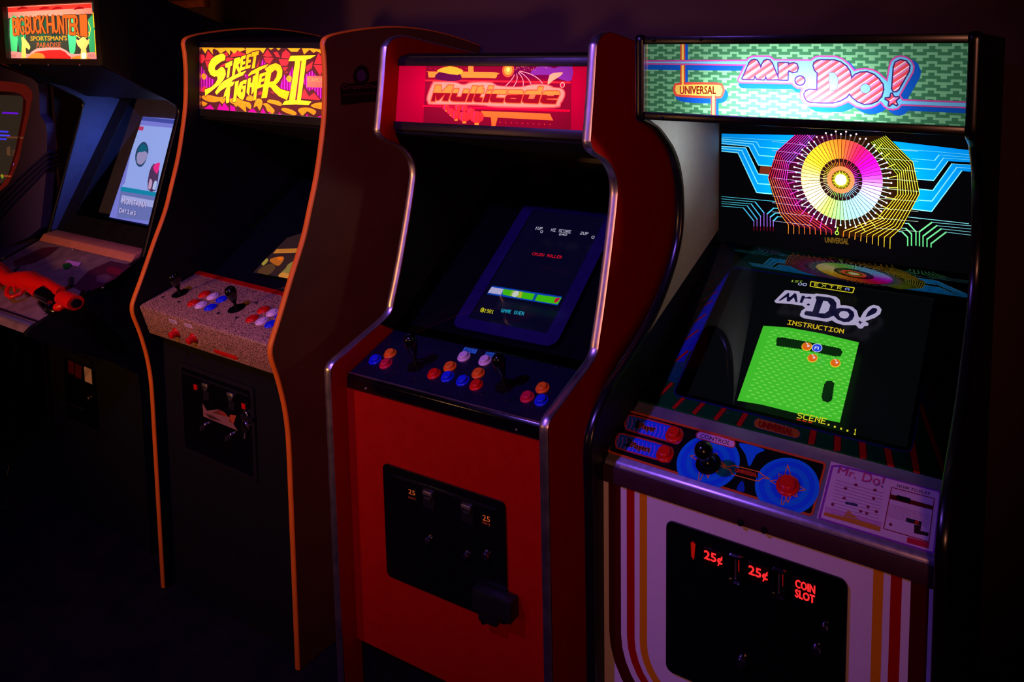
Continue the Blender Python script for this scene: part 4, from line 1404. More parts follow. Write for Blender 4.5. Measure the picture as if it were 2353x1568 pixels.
for pts in LD:
    A.line(pts + [pts[0]], 34, NV)
for pts in LD:
    A.poly(pts, candy)
D_hole = [(1128, 298), (1190, 303), (1222, 345), (1232, 400), (1225, 460), (1200, 505), (1130, 517), (1138, 440), (1124, 400)]
o_hole = [(1560 + 58 * cos(t), 490 + 54 * sin(t)) for t in [2 * pi * k / 20 for k in range(20)]]
for h_ in (D_hole, o_hole):
    A.line(h_ + [h_[0]], 12, NV)
    A.poly(h_, CY)
A.crop(1380, 60, 5.2267)
cap = [(860 + 10, 770), (880, 720), (940, 680), (1400, 680), (1470, 715), (1492, 775), (1465, 840), (1400, 868), (960, 850), (890, 825)]
A.line(cap + [cap[0]], 8, (110, 30, 60))
A.smooth(cap, (228, 74, 58), sub=3)
A.smooth(inset(cap, 26), (250, 196, 90), sub=3)
A.poly([(1326, 835), (1385, 835), (1385, 1100), (1326, 1100)], (222, 70, 70))
A.poly([(1340, 820), (1370, 820), (1370, 1100), (1340, 1100)], (250, 206, 110))
A.poly([(976, 660), (998, 660), (998, 720), (976, 720)], YL)
fD = A.build('marquee', gmat(0.36, 0.9), D)
F = Flat(plDm, 1380, 60, 5.2267)
F.bold('UNIVERSAL', ((955, 722), (1385, 722), (1385, 815), (955, 815)), (190, 44, 36), 3.5)
F.build('lettering', gmat(0.9), fD)
tube_lamp(D, 0.17, 0.41, 0.245, 1.606, 1.5, (0.95, 0.98, 1.0), hgt=0.022)
wl = tube_lamp(D, 0.34, 0.44, 0.27, 1.562, 0.13, (0.85, 0.95, 1.0), face=(-0.36, 0.0, -0.06), hgt=0.03, name='screen_well_fill')  # light added under the speaker panel to brighten the left inner side
wl.data.spread = radians(52)
MB().slab(plDm, [(0, ZD), (0.6, ZD), (0.6, ZD + 0.016), (0, ZD + 0.016)], -0.010, 0.010).build('marquee_retainer', MAT['black_trim'], D, bevel=0.002)
MB().slab(plDm, [(0, -0.016), (0.6, -0.016), (0.6, 0.0), (0, 0.0)], -0.012, 0.010).build('marquee_retainer', MAT['black_trim'], D, bevel=0.002)
MB().slab(plDm, [(0.0, 0), (0.0012, 0), (0.0012, ZD), (0.0, ZD)], 0.0, 0.012).build('marquee_edge', MAT['chrome'], D)
pane('marquee_cover', plDm, 0.001, 0, 0.6, ZD, MAT['glass'], D, h=0.004)
plDt = Plane('D', (0, -1, 0), (0, 0.162, 1.585))
for x, z in ((1502, 92), (1610, 90), (1520, 272)):
    bolt(D, plDt, x, z, r=0.004, mat=MAT['black'], h=0.003)
# backglass with the rainbow wheel
plDb = Plane('D', (0, -1, 0), (0, 0.55, 1.21))
A = Art(plDb).crop(1660, 300, 5.6)
A.poly2([(0.001, 0.0), (0.6, 0.0), (0.6, 0.356), (0.001, 0.356)], (4, 3, 5))
BLU, BL2, LT_ = (0, 138, 226), (0, 112, 204), (120, 214, 232)
A.poly([(-10, 40), (940, 60), (900, 90), (700, 270), (630, 455), (470, 445), (345, 205), (-10, 178)], BLU)
A.poly([(-10, 205), (290, 222), (465, 565), (600, 572), (590, 620), (640, 815), (440, 800), (195, 285), (-10, 272)], BLU)
for pts, w_ in (([(-10, 85), (850, 135)], 3), ([(-10, 110), (440, 148), (480, 215), (740, 235)], 9), ([(-10, 135), (395, 175), (470, 320), (700, 340)], 10), ([(-10, 165), (340, 205), (465, 445), (630, 460)], 11), ([(-10, 205), (300, 224), (460, 560), (600, 575)], 12), ([(-10, 232), (250, 256), (455, 684), (610, 695)], 12), ([(-10, 265), (200, 286), (440, 798), (640, 818)], 13)):
    A.line(pts, w_, LT_)
A.poly([(490, 460), (620, 465), (600, 560), (470, 552)], (96, 34, 16))
for k, (y0, xb, yb, xe, ye) in enumerate(((850, 700, 915, 700, 915), (880, 420, 920, 535, 1060), (915, 370, 945, 490, 1105), (940, 320, 970, 445, 1140), (972, 270, 997, 405, 1165))):
    A.line([(-10, y0), (xb, yb)], 6, (70, 180, 200))
    if k:
        A.line([(xb, yb), (xe, ye)], 14, (64, 168, 206))
        A.line([(xe, ye), (xe, 1235)], 8, (150, 100, 220))
        A.line([(xe, 1235), (xe, 1290)], 7, (110, 0, 40))
for k, (xa, ya, xe, ye) in enumerate(((720, 1000, 575, 1075), (740, 1065, 615, 1115), (770, 1110, 655, 1165))):
    A.line([(xa + 60, ya + 4), (xa - 60, ya)], 7, (70, 180, 200))
    A.line([(xa - 60, ya), (xe, ye)], 15, (64, 168, 206))
    A.line([(xe, ye), (xe, 1240)], 8, (150, 100, 220))
    A.line([(xe, 1240), (xe, 1295)], 7, (110, 0, 40))
A.crop(1920, 300, 4.9)
A.poly([(640, 120), (1700, 245), (1700, 365), (1255, 345), (1108, 566), (920, 550), (870, 350)], BLU)
A.poly([(1310, 375), (1700, 400), (1700, 480), (1420, 455), (1090, 912), (830, 880), (950, 712), (935, 655), (1095, 676)], BLU)
for pts, w_ in (([(720, 210), (1150, 240), (1700, 290)], 3), ([(1165, 275), (1115, 338)], 11), ([(1165, 275), (1700, 320)], 3), ([(1215, 310), (1118, 440), (890, 425)], 9), ([(1215, 310), (1700, 345)], 3), ([(1265, 345), (1105, 562), (920, 550)], 10), ([(1310, 375), (1095, 676), (940, 660)], 11), ([(1310, 375), (1700, 400)], 5),
                ([(1365, 415), (1085, 795), (930, 785)], 11), ([(1365, 415), (1700, 440)], 5), ([(1420, 455), (1080, 912), (860, 885)], 12), ([(860, 318), (1115, 338)], 4)):
    A.line(pts, w_, LT_)
for k, (xa, ya, xb, yb, xe, ye) in enumerate(((820, 975, 1500, 1050, 0, 0), (780, 1045, 820, 1048, 905, 1140), (745, 1100, 790, 1103, 855, 1165), (710, 1138, 750, 1142, 812, 1205))):
    A.line([(xa, ya), (xb, yb)], 7, (120, 200, 210))
    if xe:
        A.line([(xb, yb), (xe, ye)], 15, (100, 196, 130))
        A.line([(xe, ye), (xe, 1290 + k * 3)], 12, (90, 200, 120))
for k, (xa, ya, xe, ye) in enumerate(((1085, 1035, 945, 1140), (1140, 1072, 985, 1190), (1190, 1108, 1030, 1225), (1245, 1145, 1075, 1275))):
    A.line([(xa, ya), (1700, ya + 55)], 6, (110, 180, 190))
    A.line([(xa, ya), (xe, ye)], 16, (100, 196, 130))
    A.line([(xe, ye), (xe, 1300 + k * 5)], 12, (90, 200, 120))


def lerp(a, b, t):
    return a + (b - a) * t


def nest(O_, I_, n, cols, wd):
    for k in range(n):
        t = k / (n - 1)
        pts = [(lerp(o[0], i[0], t), lerp(o[1], i[1], t)) for o, i in zip(O_, I_)]
        for j in range(len(pts) - 1):
            ca, cb = cols[j]
            col = tuple(int(lerp(ca[m], cb[m], t)) for m in range(3))
            A.line([pts[j], pts[j + 1]], wd, col)


# the decagons' dark field, then their nested traces
A.crop(1660, 300, 5.6)
A.poly([(930, 60), (700, 270), (585, 610), (745, 1080), (860, 1215), (1500, 1340), (1500, 60)], (44, 4, 22))
A.crop(1920, 300, 4.9)
A.poly([(0, 60), (560, 60), (870, 360), (950, 715), (740, 1100), (615, 1210), (0, 1190)], (28, 12, 3))
A.crop(1660, 300, 5.6)
for k in range(10):       # fine cross lines
    y = 140 + k * 117 - (30 if k > 6 else 0)
    A.line([(640, y), (1000, y + 42), (1150, y + 60)], 3, (176, 170, 206))
A.crop(1920, 300, 4.9)
for k in range(9):
    y = 195 + k * 113
    A.line([(430, y), (600, y + 12), (930, y + 40)], 3, (176, 200, 176))
A.crop(1660, 300, 5.6)
nest([(940, 55), (700, 270), (588, 612), (745, 1078), (850, 1215), (848, 1330)], [(1190, 60), (850, 440), (822, 650), (1010, 1020), (1400, 1280), (1405, 1340)], 9,
     [((220, 20, 140), (130, 80, 210)), ((232, 40, 40), (214, 40, 190)), ((246, 130, 40), (214, 20, 130)), ((250, 140, 30), (230, 40, 50)), ((246, 130, 30), (240, 60, 40))], 6.5)
A.crop(1920, 300, 4.9)
nest([(560, 60), (872, 360), (945, 712), (735, 1100), (615, 1210), (612, 1330)], [(400, 130), (700, 500), (700, 722), (478, 985), (92, 1135), (85, 1195)], 9,
     [((206, 216, 50), (150, 190, 40)), ((226, 226, 50), (206, 220, 60)), ((240, 210, 40), (246, 200, 40)), ((246, 206, 40), (246, 170, 50)), ((236, 196, 40), (236, 120, 30))], 6)
# pins from the wheel's rim
wc = (0.3035, 1.4115 - 1.21)
WR = 0.0935
for k in range(60):
    t = 2 * pi * k / 60 + 0.02
    rr = WR * (1.13 if k % 2 else 1.20)
    A.line2([(wc[0] + WR * cos(t), wc[1] + WR * sin(t)), (wc[0] + rr * cos(t), wc[1] + rr * sin(t))], 0.0014, (140, 210, 236) if k % 2 else (200, 220, 220))
    if sin(t) > 0.85:
        A.P[-1] = (A.P[-1][0], (110, 80, 84), None)
    if k % 2 and abs(cos(t)) > 0.25 and sin(t) < 0.8:
        r3 = WR * 1.36
        A.line2([(wc[0] + rr * cos(t), wc[1] + rr * sin(t)), (wc[0] + r3 * cos(t + 0.03), wc[1] + r3 * sin(t + 0.03))], 0.0013, (220, 60, 200) if cos(t) < 0 else (226, 226, 70))
    A.disc2((wc[0] + rr * cos(t), wc[1] + rr * sin(t)), 0.0022, (236, 196, 214), seg=8)
A.disc2(wc, WR, (250, 180, 60), seg=64)
ramp = [(0, (244, 100, 30)), (30, (255, 150, 30)), (60, (255, 196, 30)), (90, (255, 226, 120)), (130, (252, 232, 170)), (155, (150, 206, 70)), (180, (120, 214, 110)), (205, (120, 200, 236)), (235, (130, 196, 250)), (262, (196, 140, 250)), (285, (206, 30, 236)), (305, (244, 0, 170)), (330, (250, 20, 80)), (360, (244, 100, 30))]


def rampc(a):
    for (a0_, c0_), (a1_, c1_) in zip(ramp[:-1], ramp[1:]):
        if a0_ <= a <= a1_:
            t = (a - a0_) / (a1_ - a0_)
            return tuple(int(lerp(c0_[m], c1_[m], t)) for m in range(3))
    return ramp[-1][1]


NS = 60
for k in range(NS):
    t0, t1 = pi / 2 + 2 * pi * k / NS, pi / 2 + 2 * pi * (k + 1) / NS
    c_ = rampc((k + 0.5) * 360 / NS)
    A.poly2([(wc[0] + WR * .5 * cos(t0), wc[1] + WR * .5 * sin(t0)), (wc[0] + WR * .999 * cos(t0), wc[1] + WR * .999 * sin(t0)), (wc[0] + WR * .999 * cos(t1), wc[1] + WR * .999 * sin(t1)), (wc[0] + WR * .5 * cos(t1), wc[1] + WR * .5 * sin(t1))], c_)
for k in range(NS):
    t = pi / 2 + 2 * pi * k / NS
    A.line2([(wc[0] + WR * .5 * cos(t), wc[1] + WR * .5 * sin(t)), (wc[0] + WR * 1.0 * cos(t), wc[1] + WR * 1.0 * sin(t))], 0.0014, (50, 14, 10), joint=False)
A.disc2(wc, WR * 0.525, (24, 8, 10), seg=48)
for k in range(NS):
    t = pi / 2 + 2 * pi * k / NS
    A.line2([(wc[0] + WR * .30 * cos(t), wc[1] + WR * .30 * sin(t)), (wc[0] + WR * (.52 if k % 2 else .44) * cos(t), wc[1] + WR * (.52 if k % 2 else .44) * sin(t))], 0.0006, rampc(k * 360 / NS), joint=False)
A.disc2(wc, WR * 0.335, (246, 90, 50), seg=40)
A.disc2(wc, WR * 0.235, (60, 50, 6), seg=32)
for k in range(32):
    t = 2 * pi * k / 32
    A.poly2([(wc[0] + WR * (.235 if k % 2 else .2) * cos(t), wc[1] + WR * (.235 if k % 2 else .2) * sin(t)), (wc[0] + WR * .12 * cos(t - .09), wc[1] + WR * .12 * sin(t - .09)), (wc[0] + WR * .12 * cos(t + .09), wc[1] + WR * .12 * sin(t + .09))], (236, 226, 40))
A.disc2(wc, WR * 0.14, (255, 250, 160), seg=24)
A.disc2(wc, WR * 0.08, (255, 255, 240), seg=20)
q = A.pl.uv(1944, 541)
A.line2([(wc[0] - 0.004, wc[1] - WR * 1.2), (wc[0] - 0.006, wc[1] - WR * 1.30)], 0.0018, (140, 220, 60))
A.disc2((wc[0] - 0.006, wc[1] - WR * 1.34), 0.0048, (150, 230, 60), seg=16)
A.disc2((wc[0] - 0.006, wc[1] - WR * 1.34), 0.0030, (6, 10, 4), seg=12)
bgD = A.build('backglass', gmat(0.8, 0.18), D)
F = Flat(plDb, 1640, 280, 3.734)
F.bold('UNIVERSAL', ((955, 990), (1160, 1003), (1155, 1052), (955, 1035)), (150, 110, 30), 2)
F.build('lettering', gmat(0.5), bgD)
ld = bpy.data.lights.new('wheel_lamp', 'AREA')
ld.shape = 'RECTANGLE'
ld.size, ld.size_y, ld.energy, ld.color = 0.28, 0.16, 1.0, (0.95, 0.97, 1.0)
lo = bpy.data.objects.new('wheel_lamp', ld)
COL.objects.link(lo)
lo.parent = D
lo.location = (0.31, 0.67, 1.39)
lo.rotation_euler = Vector((0, -1, 0)).to_track_quat('-Z', 'Y').to_euler()
# monitor: printed glass, tube picture
plDg = yz_plane('D', 0.134, 0.990, 1.7)
GV = 0.482
plDs = yz_plane('D', 0.20, 1.0, 1.62)
MB().slab(plDs.off(-0.012), [(0, -0.03), (0.6, -0.03), (0.6, 0.50), (0, 0.50)], -0.006, 0).build('monitor_backing', MAT['black_matte'], D)
A = Art(plDs).crop(1440, 560, 2.9038)
a, b = plDs.uv(1754, 749), plDs.uv(1929, 971)
A.poly2([(0.085, -0.005), (0.52, -0.005), (0.52, 0.40), (0.085, 0.40)], (5, 6, 8))
GR = (44, 190, 30)


def green(tags, c):
    u, v = c
    return (112, 216, 80) if 'dash' in tags else (66, 190, 44)


fld = [(912, 549), (1080, 560), (1300, 600), (1550, 660), (1422, 1195), (1200, 1150), (900, 1075), (738, 1048)]
A.poly(fld, green)
for r_ in range(26):
    for c_ in range(13):
        u = 0.205 + c_ * 0.0166 + (0.008 if r_ % 2 else 0)
        v = 0.02 + r_ * 0.0069
        A.P.append(([(u, v), (u + 0.007, v), (u + 0.008, v + 0.0028), (u + 0.001, v + 0.0028)], None, 'dash'))
PIT = (6, 30, 10)
for band in ([(1000, 630), (1030, 626), (1200, 655), (1420, 700), (1440, 720), (1430, 750), (1400, 754), (1150, 702), (1000, 682)], [(1330, 920), (1360, 915), (1385, 930), (1370, 1040), (1350, 1060), (1315, 1055), (1300, 1030), (1315, 950)]):
    n = len(band)
    z = []
    for i in range(n):
        p0, p1 = band[i], band[(i + 1) % n]
        L = sqrt((p1[0] - p0[0]) ** 2 + (p1[1] - p0[1]) ** 2)
        m = max(int(L / 9), 1)
        dx, dy = (p1[0] - p0[0]) / L, (p1[1] - p0[1]) / L
        for j in range(m):
            t = j / m
            e = 3.5 if j % 2 else -1
            z.append((p0[0] + (p1[0] - p0[0]) * t + dy * e, p0[1] + (p1[1] - p0[1]) * t - dx * e))
    A.poly(z, PIT)
for x, y in ((1202, 688), (1240, 765), (1392, 798)):        # apples
    A.disc((x, y), 30, (232, 196, 40), seg=16)
    A.disc((x, y - 3), 26, (226, 100, 24), seg=16)
    A.disc((x + 10, y - 4), 8, (236, 206, 214), seg=8)
    A.line([(x + 6, y - 16), (x - 4, y - 27)], 5, (226, 236, 220))
A.disc((1270, 696), 30, (206, 210, 250), seg=16)
A.disc((1270, 696), 26, (30, 60, 220), seg=16)
scrD = A.build('screen', gmat(1.0), D)
F = Flat(plDs, 1440, 560, 2.9038)
YT = (222, 214, 40)
F.pixels('A', ((1256, 684), (1284, 688), (1280, 710), (1252, 706)), (214, 220, 255))
F.pixels('1ST', ((1098, 243), (1176, 250), (1172, 262), (1092, 256)), (150, 190, 60))
F.pixels('00', ((1148, 262), (1204, 266), (1198, 284), (1142, 278)), (186, 190, 240))
F.line([(1230, 254), (1520, 296), (1508, 330), (1224, 286), (1230, 254)], 5, (214, 200, 40))
for i, ch in enumerate('EXTR'):
    x = 1254 + i * 51
    y = 264 + i * 7.2
    F.pixels(ch, ((x, y), (x + 28, y + 4), (x + 24, y + 22), (x - 4, y + 18)), (206, 196, 40))
F.pixels('A', ((1460, 294), (1488, 298), (1484, 315), (1456, 311)), (130, 150, 236))
F.pixels('INSTRUCTION', ((1078, 510), (1452, 572), (1446, 602), (1070, 540)), (236, 200, 30))
F.pixels('SCENE', ((1146, 1128), (1338, 1168), (1326, 1208), (1134, 1165)), YT)
for k in range(4):
    F.poly([(1342 + k * 42, 1204 + k * 13), (1354 + k * 42, 1206 + k * 13), (1352 + k * 42, 1218 + k * 13), (1340 + k * 42, 1216 + k * 13)], YT)
F.pixels('1', ((1518, 1235), (1540, 1240), (1532, 1280), (1510, 1275)), YT)
for k in range(3):
    F.poly([(1134 + k * 38, 1172 + k * 8), (1162 + k * 38, 1178 + k * 8), (1161 + k * 38, 1184 + k * 8), (1133 + k * 38, 1178 + k * 8)], (210, 40, 20))
F.build('lettering', gmat(1.0), scrD)
# the game's title on the tube
T = Art(plDs.off(0.0003)).crop(1760, 620, 7.8433)
GY = (172, 162, 196)
ttl = [(150, 565), (340, 375), (370, 368), (600, 390), (615, 425), (780, 435), (880, 440), (900, 428), (1100, 450), (1270, 490), (1330, 545), (1345, 640), (1420, 640), (1560, 670), (1640, 740), (1670, 850), (1700, 870), (1760, 760), (1850, 670), (1940, 632), (2040, 660), (2085, 720), (2060, 800), (1960, 870), (1790, 930),
       (1850, 970), (1840, 1010), (1770, 1020), (1740, 1060), (1680, 1062), (1620, 1000), (1400, 1000), (1260, 960), (1190, 915), (1100, 940), (700, 880), (630, 850), (610, 815), (640, 740), (710, 690), (660, 650), (460, 620), (180, 600)]
T.poly(ttl, GY)
IK = (14, 12, 44)
T.poly([(225, 555), (400, 415), (425, 430), (415, 490), (440, 490), (520, 420), (550, 440), (572, 590), (530, 585), (505, 500), (420, 575), (375, 570), (375, 490), (260, 560)], IK)
T.poly([(650, 465), (705, 475), (700, 500), (790, 485), (830, 505), (800, 530), (750, 520), (690, 520), (655, 600), (605, 592)], IK)
T.poly([(765, 605), (800, 630), (765, 655), (730, 630)], IK)
T.poly([(890, 500), (920, 475), (1150, 500), (1220, 530), (1270, 600), (1270, 700), (1340, 690), (1500, 700), (1580, 760), (1595, 830), (1560, 900), (1500, 940), (1400, 945), (1290, 900), (1220, 830), (1130, 870), (1050, 880), (700, 820), (690, 780), (720, 745), (840, 755), (910, 545)], IK)
T.poly([(1035, 560), (1110, 570), (1160, 640), (1130, 740), (1060, 790), (950, 785)], GY)
T.poly([(1340, 760), (1400, 745), (1470, 760), (1505, 810), (1480, 860), (1420, 885), (1340, 860), (1312, 810)], GY)
T.poly([(1790, 860), (1840, 760), (1920, 690), (1990, 695), (2010, 730), (1980, 780), (1900, 820)], IK)
T.poly([(1690, 985 - 70), (1705, 935), (1750, 950), (1710, 965), (1695, 995), (1685, 960), (1650, 945), (1680, 935)], IK)
T.build('title', gmat(1.0), scrD)
A = Art(plDg.off(-0.004)).crop(1440, 560, 2.9038)
A.poly2([(0.0, 0.0), (0.6, 0.0), (0.6, GV), (0.0, GV)], (16, 104, 34))
A.poly([(330, 480), (560, 0), (740, 0), (560, 640), (420, 720), (380, 800), (180, 790)], (22, 60, 190))
A.poly([(130, 870), (180, 790), (400, 790), (330, 930)], (12, 100, 96))
A.poly([(2050, 250), (2300, 250), (2230, 900), (1980, 870)], (10, 92, 140))
A.poly([(1980, 870), (2230, 900), (2200, 1100), (1930, 1120)], (8, 80, 96))
for k in range(12):     # brick joints of the bezel print
    A.line([(120 + k * 38, 960 - k * 78), (380 + k * 26, 985 - k * 74)], 2, (8, 22, 40))
RS = [((30, 1025), (410, 715), 13), ((135, 835), (480, 575), 10), ((220, 680), (530, 470), 9), ((285, 560), (575, 380), 8), ((330, 470), (605, 320), 6), ((370, 395), (635, 262), 5), ((405, 335), (660, 205), 4), ((440, 265), (685, 155), 4),
      ((170, 1060), (305, 930), 22), ((310, 1100), (395, 1015), 24), ((445, 1135), (530, 1045), 26), ((590, 1175), (665, 1085), 28), ((745, 1215), (805, 1120), 30), ((1230, 1340), (1252, 1225), 34), ((1405, 1385), (1408, 1270), 34), ((1580, 1435), (1570, 1305), 34), ((1765, 1500), (1735, 1345), 32), ((1945, 1580), (1898, 1310), 30),
      ((2135, 1570), (1950, 1050), 24), ((2170, 1280), (1985, 870), 20), ((2190, 1085), (2010, 745), 16), ((2212, 925), (2025, 640), 13), ((2228, 805), (2045, 560), 11), ((2238, 705), (2060, 500), 9), ((2247, 635), (2070, 445), 8), ((2250, 575), (2075, 400), 7), ((2252, 515), (2080, 365), 6)]
for i, (a, b, w_) in enumerate(RS):
    cc = (255, 16, 14) if i < 20 else (255, 120, 24)
    q0, q1 = A.q(a), A.q(b)
    A.line2([q0, q1], w_ * 0.00042, (20, 10, 10), joint=False)
    A.line2([q0, q1], w_ * 0.00034, cc, joint=False)
lg = [(850, 1190), (870, 1172), (900, 1172), (1110, 1232), (1150, 1255), (1155, 1280), (1130, 1298), (1090, 1288), (880, 1232), (855, 1215)]
A.line(lg + [lg[0]], 9, (20, 60, 130))
A.smooth(lg, (255, 140, 30), sub=3)
cut = rrect(0.066, 0.036, 0.530, 0.400, 0.012)
A.line2([cut[i] for i in range(len(cut))] + [cut[0]], 0.006, (44, 20, 110))
art_faces = A
# leave the opening of the tube free
hole_tag = ([tuple(p) for p in cut], None, 'hole')
A.P.append(hole_tag)
_old = A.P
A.P = [(p, (lambda tags, c, cc=c_: 'skip' if 'hole' in tags else (cc(tags, c) if callable(cc) else cc)) if c_ is not None else None, t) for p, c_, t in _old]


def build_with_hole(art, name, mat, parent):
    P = art.P
    verts, faces = [], []
    for pts, col, tg in P:
        b = len(verts)
        if sum(p[0] * pts[i - 1][1] - p[1] * pts[i - 1][0] for i, p in enumerate(pts)) > 0:
            pts = pts[::-1]
        verts += [Vector(p) for p in pts]
        faces.append(list(range(b, b + len(pts))))
    v2, e2, f2, ov, oe, of = delaunay_2d_cdt(verts, [], faces, 1, 1e-6, True)
    fs, cs = [], []
    for f, o in zip(f2, of):
        if not o or 0 not in o:
            continue
        tags = set(P[k][2] for k in o)
        if 'hole' in tags:
            continue
        best = max(k for k in o if P[k][1] is not None)
        c = P[best][1](tags, (0, 0))
        fs.append(tuple(f))
        cs.append(lin(c))
    me = bpy.data.meshes.new(name)
    me.from_pydata([tuple(art.pl.at(v[0], v[1])) for v in v2], [], fs)
    a = me.color_attributes.new('Col', 'FLOAT_COLOR', 'CORNER')
    vals = []
    for f, c in zip(fs, cs):
        for _ in f:
            vals += [c[0], c[1], c[2], 1.0]
    a.data.foreach_set('color', vals)
    o = link_mesh(name, me, mat, parent)
    bm = bmesh.new()
    bm.from_mesh(me)
    bmesh.ops.reverse_faces(bm, faces=[f for f in bm.faces if f.normal.dot(art.pl.n) < 0])
    bmesh.ops.delete(bm, geom=[v for v in bm.verts if not v.link_faces], context='VERTS')
    bm.to_mesh(me)
    bm.free()
    return o


bz = build_with_hole(A, 'screen_bezel', PRINT, D)
F = Flat(plDg.off(-0.004), 1440, 560, 2.9038)
F.bold('UNIVERSAL', ((888, 1182), (1112, 1242), (1104, 1282), (880, 1222)), (210, 20, 10), 3)
F.build('lettering', PRINT, bz, h=0.0006)
pane('glass_pane', plDg, 0.0, 0.0, 0.6, GV, MAT['glass'], D)
# control panel: bent metal box with printed plate
plDc = yz_plane('D', 0.005, 0.932, 0.129 / 0.058)
dcv = sqrt(0.129 ** 2 + 0.058 ** 2)
MB().prism_x([(0.134, 0.990), (0.005, 0.932), (0.000, 0.926), (-0.003, 0.893), (0.02, 0.893), (0.134, 0.93)], 0.001, 0.599).build('control_panel', MAT['silver'], D, bevel=0.0035, bseg=3)
MB().box((0.001, -0.0045, 0.889), (0.599, 0.0, 0.9225)).build('lip_shade', surf('plum_lip_shade', (58, 26, 36), 0.5), D, bevel=0.0012)  # thin dark strip; its plum colour stands for shade on the front face
A = Art(plDc.off(0.0006)).crop(1380, 930, 4.3574)
plate = [(245, 75), (262, 58), (300, 58), (2235, 575), (2258, 600), (2250, 640), (2130, 1095), (2105, 1115), (2070, 1110), (90, 485), (65, 468), (70, 440)]
A.poly(plate, (220, 84, 36))
A.poly(inset(plate, 22), (10, 8, 12))
BB, B2 = (12, 56, 190), (10, 90, 220)
for cx, cy in ((1075, 570), (1865, 810)):
    for r_, c_ in ((300, (16, 140, 255)), (262, (20, 100, 255)), (211, (16, 140, 250)), (154, (20, 90, 250)), (102, (16, 136, 255))):
        A.disc((cx, cy), r_, c_, seg=40)
A.smooth([(1390, 385), (1640, 450), (1560, 500), (1490, 620), (1450, 500)], (16, 130, 255), sub=3)
A.smooth([(1360, 850), (1420, 760), (1440, 870)], (10, 70, 190), sub=3)
OG = (255, 132, 40)
for cx, cy, s_ in ((1075, 560, 1.0), (1875, 810, 1.0)):
    star = []
    for k in range(16):
        rr = (205 if k == 4 else 175 if k in (0, 8, 12) else 130) if k % 2 == 0 else 92
        t = 2 * pi * k / 16
        star.append((cx + rr * cos(t) * s_, cy - rr * sin(t) * s_ + rr * cos(t) * 0.26))
    A.line(star + [star[0]], 9, OG)
for x, y in ((985, 745), (1815, 990)):
    A.line([(x - 5, y + 15), (x + 10, y - 140)], 8, OG)
    A.line([(x + 10, y + 15), (x + 85, y - 130)], 8, OG)
tagp = [(1220, 612), (1290, 625), (1310, 615), (1340, 612), (1590, 675), (1620, 705), (1690, 745), (1620, 735), (1590, 762), (1560, 765), (1320, 700), (1300, 655), (1220, 625)]
A.line(tagp + [tagp[0]], 10, OG)
A.poly([(1350, 632), (1570, 685), (1580, 740), (1340, 680)], (70, 20, 14))
for (x, y, w_) in ((235, 160, 1), (140, 345, 1)):
    cap = [(x + 5, y + 20), (x + 30, y - 40), (x + 100, y - 55), (x + 520, y + 60), (x + 590, y + 110), (x + 590, y + 170), (x + 545, y + 235), (x + 470, y + 225), (x + 60, y + 110), (x + 10, y + 70)]
    A.smooth(cap, (200, 50, 70), sub=3)
    A.smooth(inset(cap, 16), (24, 90, 255), sub=3)
    for k in range(13):
        x0_ = x + 30 + k * 40
        y0_ = y - 36 + k * 10.5
        A.line([(x0_ + 12, y0_ + 6), (x0_ + 12, y0_ + 62), (x0_ - 14, y0_ + 118)], 7, (190, 80, 255))
cc_ = [(955, 295), (985, 270), (1040, 275), (1310, 350), (1350, 385), (1340, 425), (1290, 430), (1000, 350), (960, 330)]
A.smooth(cc_, (220, 70, 80), sub=3)
A.smooth(inset(cc_, 10), (250, 190, 220), sub=3)
cpD = A.build('control_overlay', PRINT, D)
F = Flat(plDc.off(0.0006), 1380, 930, 4.3574)
F.text('CONTROL', ((1005, 292), (1305, 370), (1290, 410), (992, 332)), (70, 20, 60))
F.bold('1', ((362, 165), (400, 172), (385, 240), (345, 232)), (12, 8, 12), 5)
F.bold('Player', ((395, 188), (552, 222), (540, 295), (385, 255)), (240, 130, 60), 6)
F.bold('Player', ((395, 188), (552, 222), (540, 295), (385, 255)), (60, 8, 14), 2.5)
F.bold('2', ((270, 348), (325, 360), (305, 422), (240, 410)), (12, 8, 12), 5)
F.bold('Players', ((315, 378), (500, 428), (485, 498), (300, 448)), (240, 130, 60), 6)
F.bold('Players', ((315, 378), (500, 428), (485, 498), (300, 448)), (60, 8, 14), 2.5)
F.bold('UNIVERSAL', ((1355, 640), (1565, 692), (1568, 732), (1350, 678)), (230, 70, 34), 2)
F.build('lettering', PRINT, cpD, h=0.0005)
plDo = plDc.off(0.0008)


def cD(x, y):
    return 1380 + x / 4.3574, 930 + y / 4.3574


for x, y, l, rr in ((735, 308, 'red one-player start button', 0.0172), (645, 502, 'red two-player start button', 0.0172), (1873, 815, 'large red action button', 0.0205)):
    button(D, plDo, *cD(x, y), MAT['btn_red'], l, r=rr, tall=0.013)
joystick(D, plDo, *cD(1078, 590), *cD(1033, 462), kind='ball', hgt=0.055)
MB().lathe(frame_on(plDo, *plDo.uv(*cD(1075, 588))), [(0.016, 0.0), (0.015, 0.006), (0.010, 0.013), (0.006, 0.016)], 24).build('joystick_boot', MAT['black_gloss'], D, smooth=50)
